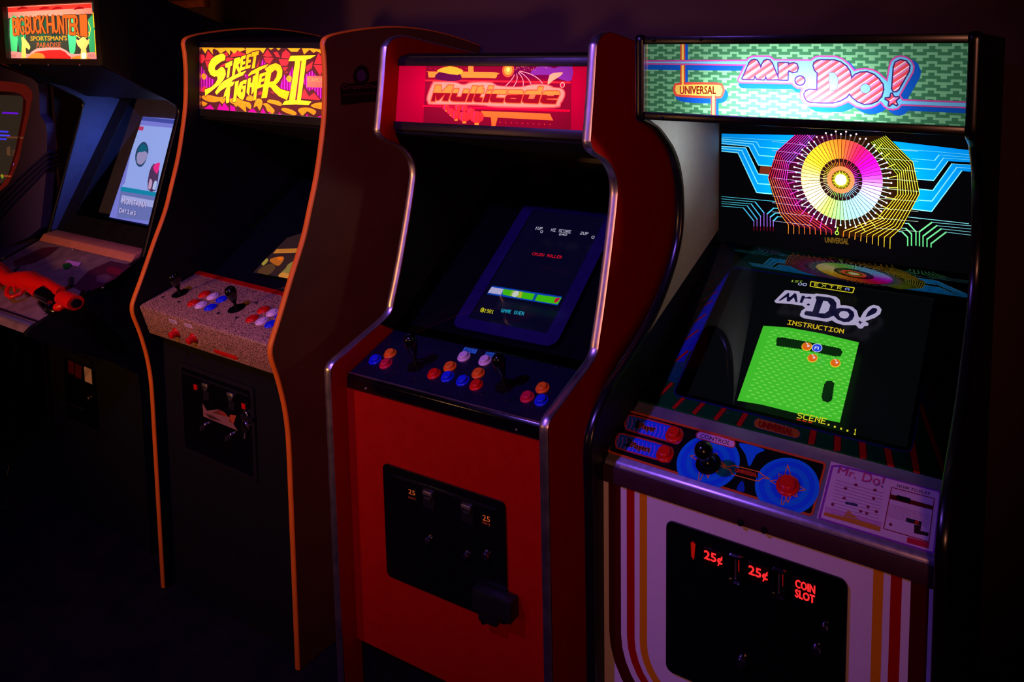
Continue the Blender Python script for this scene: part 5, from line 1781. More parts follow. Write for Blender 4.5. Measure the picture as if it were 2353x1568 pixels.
# instruction card
plDk = plDc.off(0.0004)
A = Art(plDk).crop(1860, 1040, 6.2727)
card = [(310, 130), (1925, 575), (1805, 1475), (105, 950)]
A.poly(card, (226, 190, 206))
fr_ = [(330, 200), (440, 195), (1060, 345), (1870, 560), (1890, 600), (1800, 1440), (1760, 1450), (150, 955), (150, 920)]
A.line(fr_ + [fr_[0]], 30, (150, 60, 170))
A.poly([(230, 775), (1050, 1010), (1020, 1145), (205, 910)], (214, 150, 190))
A.poly([(220, 860), (480, 930), (560, 830), (700, 960), (1030, 1080), (1015, 1145), (205, 905)], (206, 130, 40))
A.poly([(1165, 600), (1790, 775), (1770, 830), (1150, 670)], (90, 12, 24))
A.poly([(1260, 612), (1460, 665), (1440, 735), (1250, 670)], (16, 14, 20))
A.line([(1185, 505), (1800, 665), (1720, 1290), (1070, 1100), (1185, 505)], 12, (150, 20, 50))
for k in range(11):
    y = 400 + k * 46
    A.line([(385 - k * 8, y), (1060 - k * 8, y + 190)], 11, (176, 130, 160))
for k in range(8):
    y = 745 + k * 24
    A.line([(1150 - k * 4, y), (1730 - k * 4, y + 165)], 7, (180, 120, 150))
A.poly([(520, 705), (700, 745), (690, 785), (515, 745)], (60, 40, 90))
for x, y in ((520, 520), (670, 470), (945, 545), (925, 665), (845, 785), (740, 850), (825, 880), (965, 855), (335, 750), (500, 660), (1170, 1040)):
    A.disc((x, y), 24, (140, 30, 70), seg=8)
A.poly([(1395, 940), (1620, 1000), (1610, 1060), (1390, 1000)], (30, 20, 40))
A.poly([(1510, 1040), (1610, 1060), (1600, 1130), (1720, 1160), (1710, 1210), (1505, 1165)], (50, 14, 30))
A.disc((1545, 1010), 30, (190, 50, 20), seg=10)
A.poly([(1415, 1220), (1730, 1300), (1715, 1390), (1400, 1300)], (206, 30, 60))
kd = A.build('instruction_card', PRINT_GLOSS, D)
F = Flat(plDk, 1860, 1040, 6.2727)
F.text('Mr. Do!', ((430, 205), (1100, 350), (1060, 520), (400, 300)), (70, 80, 170))
F.text('Mr. Do!', ((440, 215), (1090, 358), (1050, 505), (410, 300)), (222, 60, 110))
F.build('lettering', PRINT, kd, h=0.0005)
F = Flat(plDk, 1860, 1040, 6.2727)
F.text('HOW TO PLAY', ((1270, 462), (1745, 580), (1735, 620), (1262, 502)), (60, 20, 50))
F.build('lettering', PRINT, kd, h=0.0005)
bolt(D, plDo, 2163, 1190, r=0.004, mat=MAT['brass'])
# front panel with nested stripes
plDf = Plane('D', (0, -1, 0), (0, 0.0, 0))
MB().box((0, 0.0008, 0.008), (0.6, 0.019, 0.893)).build('front_panel', MAT['white'], D)
A = Art(plDf)
A.poly2([(0, 0.008), (0.6, 0.008), (0.6, 0.8935), (0, 0.8935)], (226, 206, 216))


def uband(d0, r, zb):
    return rrect(d0, zb, 0.6 - d0, 1.2, r, 8)


for d0, zb, r_, c_ in ((0.011, 0.421, 0.165, (74, 8, 8)), (0.038, 0.448, 0.140, (226, 206, 216)), (0.051, 0.461, 0.128, (176, 12, 10)), (0.068, 0.478, 0.112, (226, 206, 216)), (0.079, 0.489, 0.100, (226, 140, 20)), (0.095, 0.505, 0.085, (226, 206, 216))):
    pts = [p for p in uband(d0, r_, zb)]
    pts = [(u, min(v, 0.893)) for u, v in pts]
    A.poly2(pts, c_)
A.build('striped_sheet', PRINT, D)
for x, y in ((1703, 1200), (1757, 1217)):
    bolt(D, Plane('D', (0, -1, 0), (0, -0.003, 0)), x, y, r=0.006, mat=MAT['black'], h=0.006)
tl, bl = plDf.uv(1533, 1192), plDf.uv(1540, 1540)
du0, dv1, dv0 = tl[0], tl[1], bl[1]
du1 = plDf.uv(1950, 1328)[0]
doorD = MB().slab(plDf, rrect(du0, dv0, du1, dv1, 0.014), 0.0, 0.005).build('coin_door', MAT['black_gloss'], D, bevel=0.0015)
plDd = plDf.off(0.005)
k7 = 3.3614


def c7(x, y):
    return 1500 + x / k7, 1180 + y / k7


for q, lines_ in ((((395, 255), (550, 300), (545, 430), (395, 375)), ('25c',)), (((738, 370), (900, 418), (897, 550), (738, 495)), ('25c',)), (((1098, 490), (1265, 540), (1262, 695), (1095, 640)), ('COIN', 'SLOT'))):
    a = [plDd.uv(*c7(*p)) for p in q]
    box = MB().slab(plDd, [(a[0][0], a[3][1]), (a[1][0], a[3][1]), (a[1][0], a[0][1]), (a[0][0], a[0][1])], 0, 0.0025).build('price_light', surf('smoked_red_window', (40, 2, 2), 0.3), doorD, bevel=0.0006)
    F = Flat(plDd)
    u0, u1, v0, v1 = a[0][0], a[1][0], a[3][1], a[0][1]
    for i, s in enumerate(lines_):
        vs, fs = text_polys({'25c': '25\u00a2'}.get(s, s))
        n = len(lines_)
        va = v1 - (v1 - v0) * ((i + 0.92) / n) if n > 1 else v0 + (v1 - v0) * 0.16
        vb = v1 - (v1 - v0) * ((i + 0.12) / n) if n > 1 else v1 - (v1 - v0) * 0.16
        for dx, dy in ((-.0007, 0), (.0007, 0), (0, -.0007), (0, .0007)):
            b = len(F.v)
            F.v += [(u0 + dx + (u1 - u0) * (0.05 + 0.9 * p[0]), va + dy + (vb - va) * p[1]) for p in vs]
            F.f += [tuple(j + b for j in t) for t in fs]
            F.c += [lin((255, 40, 44))] * len(fs)
    F.build('lit_numerals', gmat(1.25), box, h=0.0029)
for x, y in ((312, 285), (675, 400), (1018, 512)):
    u, v = plDd.uv(*c7(x, y))
    MB().slab(plDd, [(u - 0.0016, v - 0.017), (u + 0.0016, v - 0.017), (u + 0.0026, v + 0.017), (u - 0.0026, v + 0.017)], 0, 0.001).build('slot_light', surf('slot_glow_red', (150, 8, 4), 0.3), doorD)
glowbar = Flat(plDd, 1500, 1180, k7)
for q in (((296, 218), (332, 232), (322, 355), (300, 330)), ((664, 345), (690, 352), (684, 470), (662, 440)), ((1004, 455), (1030, 462), (1024, 575), (1004, 560))):
    glowbar.poly(q, (170, 14, 8))
glowbar.build('slot_glow', gmat(0.7), doorD, h=0.0016)
for x, y in ((640, 430), (975, 540)):
    u, v = plDd.uv(*c7(x, y))
    mb = MB()
    ring_slab(mb, plDd, rrect(u - 0.012, v - 0.026, u + 0.012, v + 0.026, 0.003), rrect(u - 0.009, v - 0.023, u + 0.009, v + 0.023, 0.002), 0, 0.006)
    mb.build('coin_slot_frame', MAT['key_chrome'], doorD)
    MB().slab(plDd, [(u - 0.0015, v - 0.018), (u + 0.0015, v - 0.018), (u + 0.0015, v + 0.018), (u - 0.0015, v + 0.018)], 0, 0.001).build('coin_slot', MAT['brass'], doorD)
for x, y, r in ((1270, 1045, 0.009), (1335, 870, 0.007), (690, 1135, 0.010)):
    u, v = plDd.uv(*c7(x, y))
    MB().lathe(frame_on(plDd, u, v), [(r, 0), (r, 0.007), (r * 0.8, 0.010), (r * 0.3, 0.0105), (0.0005, 0.0095)], 20).build('door_lock', MAT['key_chrome'], doorD, smooth=45)
u, v = plDd.uv(*c7(690, 1135))

# ================================================================== gun game cabinet (B)
CAB['B'] = (-3.24, 0.0, 0.0, 0.0)
INV['B'] = cab_matrix('B').inverted()
RINV['B'] = INV['B'].to_3x3()
B = cab_empty('arcade_cabinet', 'B', 'tall black gun-game cabinet with a small orange-lettered hunting marquee and lilac screen')
BW = 0.64
B_front = [(2.05, 1.67), (1.74, 1.78), (1.482, 1.876), (1.36, 1.912), (1.29, 1.915), (1.28, 1.90), (1.28, 1.662), (1.30, 1.652), (1.40, 1.590), (1.47, 1.548), (1.502, 1.526), (1.512, 1.512), (1.509, 1.49), (1.44, 1.265), (1.372, 1.041), (1.365, 1.027),
           (1.20, 0.958), (1.045, 0.893), (1.030, 0.880), (1.034, 0.868), (1.12, 0.80), (1.24, 0.72), (1.325, 0.64), (1.33, 0.55), (1.33, 0.008)]
for x0, x1, nm in ((0.0, 0.019, 'side_panel'), (BW - 0.019, BW, 'side_panel')):
    side_panel(B, B_front, [(2.05, 0.008)], x0, x1, surf('black_grained_side', (10, 7, 7), 0.55, bump=0.1, spec=0.3), MAT['black_trim'], (5, 16), tw=0.0004)
b0, b1 = 0.019, BW - 0.019
MB().prism_x([(1.285, 1.90), (1.36, 1.905), (1.482, 1.868), (1.74, 1.772), (2.05, 1.66), (2.05, 1.64), (1.74, 1.752), (1.40, 1.88), (1.285, 1.88)], b0, b1).build('top_panel', MAT['black'], B)
MB().box((b0, 2.03, 0.008), (b1, 2.05, 1.65)).build('back_panel', MAT['black'], B)
MB().prism_x([(1.30, 1.667), (1.52, 1.535), (1.66, 1.525), (1.66, 1.535), (1.53, 1.545), (1.30, 1.68)], b0, b1).build('speaker_panel', MAT['black'], B)
MB().prism_x([(1.34, 0.008), (1.34, 0.66), (1.36, 0.66), (1.36, 0.008)], b0, b1).build('front_panel', MAT['black_matte'], B)
MB().prism_x([(1.05, 0.868), (1.13, 0.802), (1.25, 0.722), (1.34, 0.66), (1.36, 0.66), (1.26, 0.74), (1.06, 0.88)], b0, b1).build('underside_panel', MAT['black'], B)
plBm = Plane('B', (0, -1, 0), (0, 1.281, 0))
a = plBm.uv(17, 17)
b_ = plBm.uv(222, 139)
uA, vT, uB, vB = 0.05, 1.858, 0.602, 1.682
A = Art(plBm).crop(0, 0, 4.7515)
A.poly2([(uA, vB), (uB + 0.028, vB), (uB + 0.028, vT + 0.001), (uA, vT + 0.001)], (46, 46, 36))
A.poly([(80, 75), (1000, 30), (1010, 150), (90, 200)], (222, 120, 100))
A.poly([(80, 85), (995, 38), (1000, 85), (85, 135)], (216, 44, 34))
for x in (180, 420, 560, 800):
    A.smooth([(x, 105), (x + 60, 70), (x + 130, 90), (x + 60, 100)], (140, 12, 16), sub=2)
for x, g in ((105, (70, 190, 110)), (190, (30, 110, 70)), (420, (24, 60, 40)), (560, (20, 40, 34)), (740, (60, 180, 110)), (960, (50, 150, 90))):
    A.smooth([(x, 215), (x + 90, 200), (x + 80, 560), (x + 20, 570)], g, sub=2)
A.smooth([(110, 560), (230, 575), (320, 590), (400, 530), (660, 520), (760, 580), (860, 590), (1030, 570), (1040, 660), (120, 650)], (226, 130, 120), sub=2)
A.smooth([(420, 560), (660, 545), (740, 600), (760, 650), (320, 650), (360, 590)], (190, 30, 26), sub=2)
A.smooth([(310, 620), (380, 575), (470, 590), (480, 650), (300, 650)], (222, 110, 36), sub=2)
A.smooth([(780, 640), (840, 610), (930, 620), (1000, 650)], (222, 110, 36), sub=2)
for x, y in ((150, 165), (140, 600), (960, 150), (990, 600)):
    for k in range(6):
        A.disc((x + (k % 3) * 22 - 20, y + (k // 3) * 14), 7, (60, 20, 26), seg=6)
# two deer
A.smooth([(235, 640), (240, 470), (232, 410), (262, 415), (300, 460), (330, 510), (315, 545), (280, 520), (285, 640)], (250, 180, 80), sub=2)
A.line([(262, 420), (250, 370), (285, 330)], 9, (250, 190, 90))
A.smooth([(880, 655), (885, 540), (850, 500), (828, 430), (860, 440), (890, 410), (925, 408), (950, 440), (975, 425), (968, 480), (940, 530), (950, 655)], (246, 180, 90), sub=2)
A.smooth([(895, 640), (895, 580), (935, 580), (935, 640)], (255, 240, 190), sub=2)
for pts in ([(875, 415), (830, 385), (815, 300), (820, 240)], [(830, 385), (850, 330)], [(935, 410), (975, 385), (990, 310), (960, 235)], [(978, 380), (955, 330)]):
    A.line(pts, 11, (255, 190, 60))
A.poly([(1010, 138), (1070, 130), (1085, 300), (1022, 300)], (255, 190, 20))
A.poly([(1030, 190), (1055, 185), (1062, 260), (1040, 262)], (60, 30, 10))
A.poly([(1028, 330), (1085, 322), (1098, 600), (1042, 600)], (255, 196, 20))
fB = A.build('marquee', gmat(0.8, 0.15), B)
F = Flat(plBm, 0, 0, 4.7515)
OT, OE = (255, 116, 40), (90, 24, 20)
words_ = (('B', 140, 195, 195, 205, 385, 395), ('I', 188, 208, 190, 200, 380, 390), ('G', 212, 262, 186, 196, 372, 384), ('B', 275, 330, 182, 186, 372, 378), ('U', 332, 382, 176, 182, 368, 372), ('C', 384, 432, 172, 176, 366, 368), ('K', 436, 500, 170, 174, 364, 366), ('H', 515, 585, 168, 168, 362, 362), ('U', 588, 640, 168, 168, 364, 364), ('N', 645, 700, 168, 168, 368, 370),
          ('T', 703, 755, 168, 168, 374, 378), ('E', 758, 808, 166, 166, 380, 384), ('R', 812, 868, 164, 164, 386, 390), ('I', 880, 912, 164, 164, 392, 394), ('I', 918, 955, 162, 162, 396, 398))
for ch, xa, xb, ya, yb, yc, yd in words_:
    F.bold(ch, ((xa, ya), (xb, yb), (xb + 8, yd), (xa + 12, yc)), OE, 10)
for ch, xa, xb, ya, yb, yc, yd in words_:
    F.bold(ch, ((xa, ya), (xb, yb), (xb + 8, yd), (xa + 12, yc)), OT, 4)
F.bold("SPORTSMAN'S", ((345, 395), (742, 390), (745, 440), (345, 445)), (255, 180, 50), 2.5)
F.bold('PARADISE', ((415, 465), (675, 462), (672, 520), (412, 522)), (250, 110, 60), 1.5)
F.build('lettering', gmat(1.0), fB, h=0.0006)
tube_lamp(B, 0.08, 0.56, 1.40, 1.77, 1.0, (1.0, 0.9, 0.8))
mb = MB()
ring_slab(mb, plBm, [(b1 + 0.019, 1.662), (0.0, 1.662), (0.0, 1.915), (b1 + 0.019, 1.915)][::-1], [(uB + 0.030, vB - 0.002), (uA - 0.002, vB - 0.002), (uA - 0.002, vT + 0.002), (uB + 0.030, vT + 0.002)][::-1], 0.001, 0.014)
mb.build('marquee_retainer', surf('brown_black_frame', (40, 24, 20), 0.45), B)
for x in (46, 111, 183):
    bolt(B, Plane('B', (0, -1, 0), (0, 1.267, 0)), x, 149, r=0.004, mat=MAT['brass'])
# screen well
plBg = yz_plane('B', 1.392, 1.041, 0.52)
GVB = 0.55
plBs = yz_plane('B', 1.50, 1.10, 0.38)
A = Art(plBs).crop(250, 250, 5.6)
q4 = [plBs.uv(*p) for p in ((313, 267), (266, 502))]
uL = (q4[0][0] + q4[1][0]) / 2
vt, vb = q4[0][1], q4[1][1]
A.poly2([(uL, vb), (uL + 0.40, vb), (uL + 0.40, vt), (uL, vt)], (128, 130, 226))
A.poly([(345, 140), (1300, 250), (1300, 190), (350, 95)], (70, 80, 170))
A.poly([(345, 205), (1300, 290), (1100, 1170), (150, 1010), (205, 960), (320, 400)], (158, 178, 250))
A.poly([(155, 1000), (1050, 1150), (1030, 1220), (150, 1060)], (20, 140, 180))
A.poly([(150, 1060), (1040, 1200), (960, 1490), (100, 1400)], (110, 120, 190))
A.poly([(170, 1110), (1000, 1260), (980, 1340), (150, 1200)], (170, 176, 236))
A.poly([(355, 218), (450, 232), (440, 282), (350, 268)], (200, 60, 110))
for pts, c_ in (([(430, 430), (480, 440), (510, 520), (495, 620), (450, 720), (395, 750), (350, 700), (340, 600), (370, 500)], (40, 70, 110)), ([(370, 570), (450, 540), (500, 580), (480, 650), (420, 720), (360, 690)], (160, 150, 200)), ([(440, 450), (490, 500), (480, 540), (400, 560), (380, 520)], (20, 100, 130)),
                ([(580, 705), (640, 760), (640, 860), (600, 1055), (500, 1035), (520, 820)], (80, 50, 90)), ([(600, 710), (660, 700), (620, 840), (570, 760)], (246, 40, 140)), ([(530, 900), (560, 940), (540, 1030), (505, 1025)], (200, 160, 200)), ([(590, 930), (620, 940), (600, 1040), (560, 1030)], (180, 200, 250)),
                ([(820, 440), (900, 430), (930, 560), (880, 720), (780, 740), (750, 650), (770, 540)], (60, 90, 140)), ([(800, 560), (870, 560), (850, 660), (770, 650)], (190, 160, 210))):
    A.smooth(pts, c_, sub=2)
scB = A.build('screen', gmat(0.95), B)
for s, q in (('MONTANA', ((175, 1150), (492, 1200), (482, 1275), (170, 1225))), ('DAY 2 of 5', ((145, 1278), (352, 1322), (345, 1378), (138, 1335)))):
    F = Flat(plBs, 250, 250, 5.6)
    F.bold(s, [(x + 5, y + 6) for x, y in q], (50, 50, 90), 2)
    F.bold(s, q, (200, 190, 246), 2)
    F.build('lettering', gmat(1.0), scB, h=0.0006)
MB().slab(plBs.off(-0.004), [(b0, -0.02), (b1, -0.02), (b1, GVB + 0.05), (b0, GVB + 0.05)], -0.006, 0).build('monitor_backing', surf('blue_black_masking', (80, 80, 130), 0.5), B)
gl_u0 = plBg.uv(168, 492)
mb = MB()
MB().slab(plBg, [(b0, 0.0), (b1, 0.0), (b1, gl_u0[1]), (b0, gl_u0[1])], -0.004, 0.001).build('lower_bezel', MAT['black'], B)
MB().slab(plBg, [(b0, gl_u0[1]), (b0 + 0.075, gl_u0[1]), (b0 + 0.075, GVB), (b0, GVB)], -0.004, 0.001).build('left_bezel', MAT['black'], B)
wl = tube_lamp(B, 0.36, 0.46, 1.575, 1.51, 0.20, (0.22, 0.36, 1.0), face=(-0.4, 0.0, -0.2), hgt=0.03, name='screen_well_fill')  # blue light added under the hood for the glow on the inner side
wl.data.spread = radians(75)
pane('glass_pane', plBg, b0 + 0.075, gl_u0[1], b1, GVB, MAT['glass'], B)
pli = Plane('B', (1, 0, 0), (b0, 0, 0), (0, 1, 0))
ip = [(y + 0.002, z) for y, z in [(1.40, 1.590), (1.50, 1.528), (1.514, 1.51), (1.44, 1.265), (1.374, 1.045)]] + [(1.394, 1.045), (1.64, 1.515), (1.55, 1.545)]
MB().add([(b0 + 0.0004, y, z) for y, z in ip], [tuple(range(len(ip)))]).build('inner_panel', surf('blue_grey_inner_side', (80, 96, 150), 0.6), B)
# gun shelf
plBc = yz_plane('B', 1.045, 0.893, (1.365 - 1.045) / (1.027 - 0.893))
bcv = sqrt(0.32 ** 2 + 0.134 ** 2)
MB().prism_x([(1.045, 0.892), (1.365, 1.026), (1.365, 0.99), (1.06, 0.870), (1.040, 0.872)], b0, b1).build('control_panel', MAT['panel_art'], B)
MB().prism_x([(1.335, 1.014), (1.350, 1.036), (1.395, 1.043), (1.395, 1.01)], b0, b1).build('panel_ledge', MAT['tan'], B, bevel=0.003)
for v0, v1, h_, mm in ((0.004, 0.013, 0.003, 'silver'), (0.020, 0.026, 0.002, 'steel_dark')):
    MB().slab(plBc, [(b0, v0), (b1, v0), (b1, v1), (b0, v1)], 0, h_).build('panel_edge', MAT[mm], B, bevel=0.001)
for i_, (pts, c_) in enumerate((
        ([(150, 590), (480, 440), (660, 430), (560, 520), (380, 610), (160, 650)], (92, 34, 44)),
        ([(820, 880), (1000, 700), (1240, 590), (1480, 640), (1300, 790), (1150, 870), (960, 960)], (84, 34, 48)),
        ([(1190, 680), (1260, 650), (1380, 690), (1340, 750), (1230, 730)], (130, 26, 44)),
        ([(1090, 760), (1200, 735), (1270, 780), (1180, 840), (1080, 820)], (110, 70, 80)),
        ([(150, 700), (210, 650), (215, 668), (160, 722)], (26, 14, 18)),
        ([(890, 990), (1010, 905), (1022, 925), (905, 1012)], (26, 14, 18)),
        ([(730, 605), (770, 580), (915, 610), (885, 655), (820, 640), (790, 612)], (222, 150, 214)),
        ([(710, 625), (790, 615), (810, 650), (740, 690), (708, 665)], (24, 96, 34)),
)):
    Flat(plBc, 0, 480, 4.9).poly(pts, c_).build('printed_patch', PRINT, B, h=0.0007 + 0.0001 * i_)
for x, y in ((830, 455), (1150, 548), (1160, 885), (32, 555), (505, 1190), (385, 1275), (140, 1165)):
    bolt(B, plBc, x / 4.9, 480 + y / 4.9, r=0.0045, mat=MAT['brass'])
# coin door of the gun cabinet
plBd = Plane('B', (0, -1, 0), (0, 1.34, 0))


def cB(x, y):
    return 120 + x / 5.225, 780 + y / 5.225


a, b_ = plBd.uv(*cB(150, 90)), plBd.uv(*cB(560, 1180))
doorB = MB().slab(plBd, rrect(a[0] - 0.01, b_[1] + 0.03, a[0] + 0.20, a[1] - 0.04, 0.008), 0, 0.004).build('coin_door', MAT['black_gloss'], B, bevel=0.001)
plBdd = plBd.off(0.004)
for q, m_, nm in ((((205, 145), (470, 260), (470, 300), (205, 195)), 'steel_dark', 'door_bar'), (((195, 245), (265, 275), (265, 425), (195, 400)), 'btn_red', 'price_light'), (((280, 285), (355, 320), (355, 480), (280, 450)), 'btn_red', 'price_light'), (((388, 325), (475, 360), (487, 540), (400, 500)), 'btn_white', 'sticker'),
                  (((205, 768), (405, 838), (400, 860), (210, 790)), 'steel_dark', 'coin_return'), (((260, 1010), (540, 1150), (535, 1175), (265, 1035)), 'steel_dark', 'coin_return')):
    p = [plBdd.uv(*cB(*t)) for t in q]
    MB().slab(plBdd, [p[3], p[2], p[1], p[0]], 0, 0.002 if m_ != 'btn_red' else 0.001).build(nm, MAT[m_] if m_ != 'btn_red' else surf('dim_red_window', (90, 10, 10), 0.4), doorB)
u, v = plBdd.uv(*cB(452, 705))
MB().lathe(frame_on(plBdd, u, v), [(0.009, 0), (0.009, 0.006), (0.006, 0.009), (0.0005, 0.009)], 18).build('door_lock', MAT['key_chrome'], doorB, smooth=45)

# ---- the red shotgun controller lying in its rest
plG = plBc.off(0.0)


def gp_(x, y, h):       # crop (0,560,7.127) -> a point h above the shelf
    q = Plane('B', plBc.n, plBc.p0 + plBc.n * h)
    return cab_matrix('B') @ q.pix(x / 7.127, 560 + y / 7.127)


GUN = empty('light_gun', gp_(560, 640, 0.045))
tag(GUN, 'red plastic pump shotgun controller lying across the gun cabinet shelf', 'toy gun')
GI = Matrix.Translation(-GUN.location)


def g(x, y, h):
    return tuple(GI @ gp_(x, y, h))


def chain(pts, radii, name, mat, parent, squash=1.0, seg=14, smooth=60):
    return MB().tube(pts, radii, seg).build(name, mat, parent, smooth=smooth)


H = 0.045
body = chain([g(-420, 300, H), g(-200, 400, H), g(-20, 500, H), g(150, 590, H), g(330, 590, H), g(480, 610, H), g(600, 655, H), g(760, 700, H), g(830, 735, H)],
             [0.036, 0.036, 0.031, 0.021, 0.027, 0.032, 0.027, 0.023, 0.019], 'gun_body', MAT['gun'], GUN, seg=16)
chain([g(690, 620, H + .006), g(820, 690, H + .006), g(960, 765, H + .006), g(1010, 790, H + .006)], [0.017, 0.0165, 0.0155, 0.0145], 'gun_barrel', MAT['gun'], GUN)
chain([g(-30, 640, H), g(90, 600, H - .004), g(210, 640, H - .004), g(300, 700, H - .004)], [0.018, 0.013, 0.011, 0.010], 'grip', MAT['gun'], GUN)
chain([g(210, 640, .040), g(120, 740, .034), g(105, 830, .030), g(180, 880, .028), g(330, 830, .030), g(400, 740, .036), g(380, 690, .040)], 0.0065, 'trigger_guard', MAT['gun'], GUN, seg=8)
chain([g(250, 690, .040), g(235, 760, .032), g(255, 800, .028)], [0.005, 0.004, 0.003], 'trigger', MAT['gun'], GUN, seg=8)
chain([g(440, 720, .030), g(540, 760, .030), g(610, 830, .030)], [0.010, 0.013, 0.012], 'magazine_tube', MAT['gun'], GUN)
chain([g(560, 800, .030), g(650, 870, .030), g(760, 930, .030), g(820, 980, .030)], [0.009, 0.010, 0.009, 0.008], 'pump_rod', MAT['key_chrome'], GUN)
chain([g(620, 800, .042), g(720, 790, .045), g(850, 860, .042)], [0.012, 0.020, 0.016], 'pump_grip', MAT['black_gloss'], GUN)
chain([g(1020, 880, H), g(1120, 920, H), g(1240, 975, H)], [0.021, 0.024, 0.022], 'gun_muzzle', MAT['gun'], GUN)
chain([g(1235, 972, H), g(1262, 986, H)], [0.0135, 0.0125], 'muzzle_bore', MAT['black_matte'], GUN)
chain([g(930, 1040, .026), g(990, 1040, .026), g(1050, 1010, .030)], [0.012, 0.013, 0.010], 'muzzle_cap', MAT['gun'], GUN)
# black bracket that holds it
GR_ = B
GI = INV['B']
chain([g(880, 860, .020), g(1000, 790, .040), g(1120, 715, .055), g(1170, 700, .060)], [0.006, 0.006, 0.006, 0.006], 'rest_arm', MAT['black_gloss'], GR_, seg=8)
chain([g(1165, 700, .058), g(1170, 570, .070)], [0.0075, 0.0075], 'rest_post', MAT['steel_dark'], GR_, seg=8)
chain([g(700, 960, .010), g(800, 1030, .010), g(880, 1090, .010), g(940, 1120, .006)], [0.014, 0.018, 0.018, 0.010], 'rest_foot', MAT['black_gloss'], GR_, seg=10)
chain([g(860, 880, .018), g(900, 970, .016), g(870, 1080, .012)], [0.012, 0.014, 0.012], 'rest_base', MAT['black_gloss'], GR_, seg=10)
chain([g(745, 1050, .022), g(800, 1085, .018)], [0.006, 0.006], 'rest_bolt', MAT['key_chrome'], GR_, seg=8)
# its cable hanging in front of the shelf
CB_ = [(34, 778, 1.06), (33, 820, 1.08), (28, 900, 1.15), (22, 1000, 1.2), (24, 1060, 1.22), (16, 1100, 1.2), (2, 1150, 1.18), (-20, 1180, 1.2)]
pts = [Plane('W', (0, -1, 0), (0, y, 0)).pix(px, py) for px, py, y in CB_]
pts[0] = Plane('W', (0, -1, 0), (0, 1.06, 0)).pix(36, 764)
pp = []
for k in range(len(pts) - 1):
    for s_ in range(5):
        pp.append(pts[k].lerp(pts[k + 1], s_ / 5))
pp.append(pts[-1])
tag(MB().tube([p for p in pp], 0.0035, 8).build('gun_cable', MAT['black_gloss'], None, smooth=60), 'thin black cable hanging down from the red shotgun shelf', 'cable')

# ================================================================== the mauve cabinet at the left edge (L)
CAB['L'] = (-4.02, 1.46, 0.0, 0.0)
INV['L'] = cab_matrix('L').inverted()
RINV['L'] = INV['L'].to_3x3()
Lc = cab_empty('arcade_cabinet', 'L', 'mauve rounded cabinet at the left edge with a dark olive screen')
LWd = 0.66
plL = Plane('L', (0, -1, 0), (0, 0, 0))
kL = 3.92


def cL(x, y):
    return x / kL, 160 + y / kL


sc_cut = [(-700, -60), (0, 95), (180, 115), (270, 135), (325, 185), (335, 240), (318, 310), (300, 420), (285, 480), (245, 640), (215, 800), (160, 940), (110, 1030), (40, 1090), (-40, 1140), (-700, 1500)]
ou = [(-700, -400), (0, -40), (180, 20), (340, 85), (382, 125), (395, 200), (400, 400), (450, 480), (470, 560), (462, 800), (450, 1000), (405, 1420), (300, 1500), (0, 1640), (-700, 1990)]
cut2 = [plL.uv(*cL(*p)) for p in sc_cut]
out2 = [plL.uv(*cL(*p)) for p in ou]
x_min = 0.03
cut2 = [(max(p[0], x_min), min(p[1], 1.64)) for p in cut2]
cut2 = [(u, v) for u, v in cut2]
rt_edge = max(p[0] for p in out2)
A = Art(plL)
out_s = [(min(u, LWd), v) for u, v in out2]
out_poly = [(0.0, 1.70)] + [p for p in out_s if p[0] > 0.0] + [(0.0, 0.72)]
cut_poly = [(x_min, 1.62)] + [p for p in cut2[1:-1] if p[0] > x_min] + [(x_min, 0.98)]
# face plate as a solid with an opening
bvs = [Vector(p) for p in out_poly] + [Vector(p) for p in cut_poly]
n1 = len(out_poly)
n2 = len(cut_poly)
res = delaunay_2d_cdt(bvs, [], [list(range(n1)), list(range(n1, n1 + n2))], 1, 1e-6, True)
fs = [tuple(f) for f, o in zip(res[2], res[5]) if o and not (len(o) > 1)]
me = bpy.data.meshes.new('front_bezel')
me.from_pydata([tuple(plL.at(p[0], p[1], 0)) for p in res[0]], [], fs)
o = link_mesh('front_bezel', me, MAT['purple_grey'], Lc)
sm = o.modifiers.new('solid', 'SOLIDIFY')
sm.thickness = 0.03
sm.offset = 0 
dgl = bpy.context.evaluated_depsgraph_get()
me2 = bpy.data.meshes.new_from_object(o.evaluated_get(dgl))
o.modifiers.clear()
o.data = me2
# moulded ribs running round under the screen
for k in range(4):
    pts = [plL.off(0.016).pix(*cL(455 - k * 3, 735 + k * 45)), plL.off(0.016).pix(*cL(300, 870 + k * 52)), plL.off(0.016).pix(*cL(150, 1010 + k * 56)), plL.off(0.016).pix(*cL(20, 1140 + k * 60)), plL.off(0.016).pix(*cL(-120, 1290 + k * 60))]
    MB().tube(pts, 0.006, 8).build('moulded_rib', surf('violet_rib', (50, 44, 130), 0.4), Lc, smooth=60)
plLs = plL.off(-0.05)
A = Art(plLs).crop(0, 160, kL)
A.poly([(-900, -300), (330, -200), (330, 1300), (-900, 1600)], (84, 16, 10))
A.poly([(-500, 165), (0, 228), (170, 236), (215, 250), (236, 285), (225, 400), (160, 720), (95, 930), (20, 1020), (-500, 1260)], (50, 38, 28))
for x0_, x1_, y_, c_ in ((20, 165, 390, (110, 20, 220)), (-60, 75, 555, (70, 60, 250)), (-60, 90, 590, (80, 70, 250)), (-60, 60, 622, (70, 60, 240)), (60, 230, 610, (110, 56, 36)), (-20, 100, 955, (150, 60, 30))):
    A.poly([(x0_, y_ - 9), (x1_, y_ - 2), (x1_, y_ + 14), (x0_, y_ + 8)], c_)
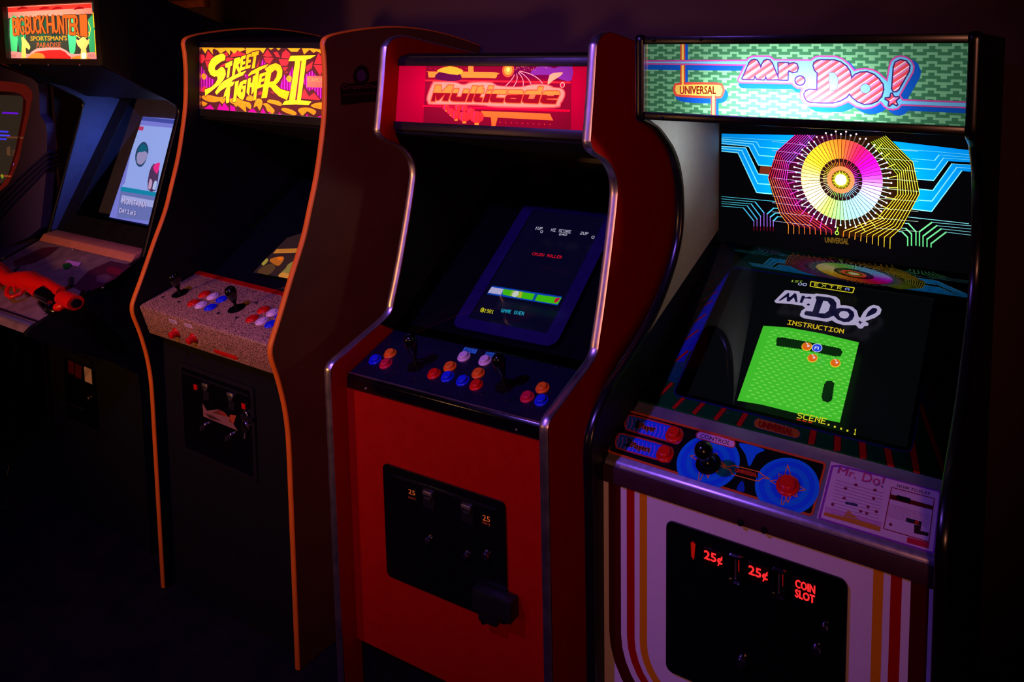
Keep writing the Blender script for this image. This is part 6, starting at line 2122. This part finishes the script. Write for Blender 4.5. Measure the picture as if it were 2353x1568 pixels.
A.disc((115, 845), 18, (150, 110, 226), seg=10)
A.disc((20, 962), 20, (130, 170, 30), seg=10)
A.poly([(60, 700), (90, 690), (95, 780), (62, 770)], (96, 60, 40))
A.poly([(110, 720), (150, 730), (140, 790), (112, 780)], (80, 50, 34))
A.build('screen', gmat(0.8), Lc)
A = MB()
plLb = plL.off(-0.035)
rb = [plLb.uv(*cL(*p)) for p in ((-500, 130), (0, 190), (180, 200), (235, 215), (262, 260), (255, 380), (190, 720), (120, 960), (40, 1060), (-500, 1300))]
rc = [plLb.uv(*cL(*p)) for p in ((-500, 165), (0, 228), (170, 236), (215, 250), (236, 285), (225, 400), (160, 720), (95, 930), (20, 1020), (-500, 1260))]
n = len(rb)
vs = [plLb.at(u, v, 0.02) for u, v in rb] + [plLb.at(u, v, 0.0) for u, v in rc]
A.add(vs, [(i, i + 1, n + i + 1, n + i) for i in range(n - 1)])
A.build('screen_surround', surf('dark_red_surround', (110, 22, 14), 0.35), Lc)
zt_, zb_ = 1.72, 0.0
prof_ = [(0.6, 1.72), (0.02, 1.70), (0.015, 1.60), (0.015, 1.1), (0.015, 0.93), (-0.10, 0.80), (-0.09, 0.72), (0.10, 0.60), (0.12, 0.008), (0.6, 0.008)]
MB().prism_x(prof_, LWd - 0.02, LWd).build('side_panel', MAT['maroon'], Lc)
MB().prism_x(prof_, 0.0, 0.02).build('side_panel', MAT['maroon'], Lc)
MB().box((0.02, 0.585, 0.008), (LWd - 0.02, 0.6, 1.70)).build('back_panel', MAT['maroon'], Lc)
MB().prism_x([(0.02, 1.69), (0.60, 1.71), (0.60, 1.69), (0.02, 1.67)], 0.02, LWd - 0.02).build('top_panel', MAT['maroon'], Lc)
MB().prism_x([(0.02, 0.94), (-0.095, 0.80), (-0.085, 0.725), (0.10, 0.61), (0.14, 0.61), (0.04, 0.94)], 0.02, LWd - 0.02).build('control_panel', MAT['purple_grey'], Lc)
MB().box((0.02, 0.12, 0.008), (LWd - 0.02, 0.14, 0.61)).build('front_panel', MAT['maroon'], Lc)
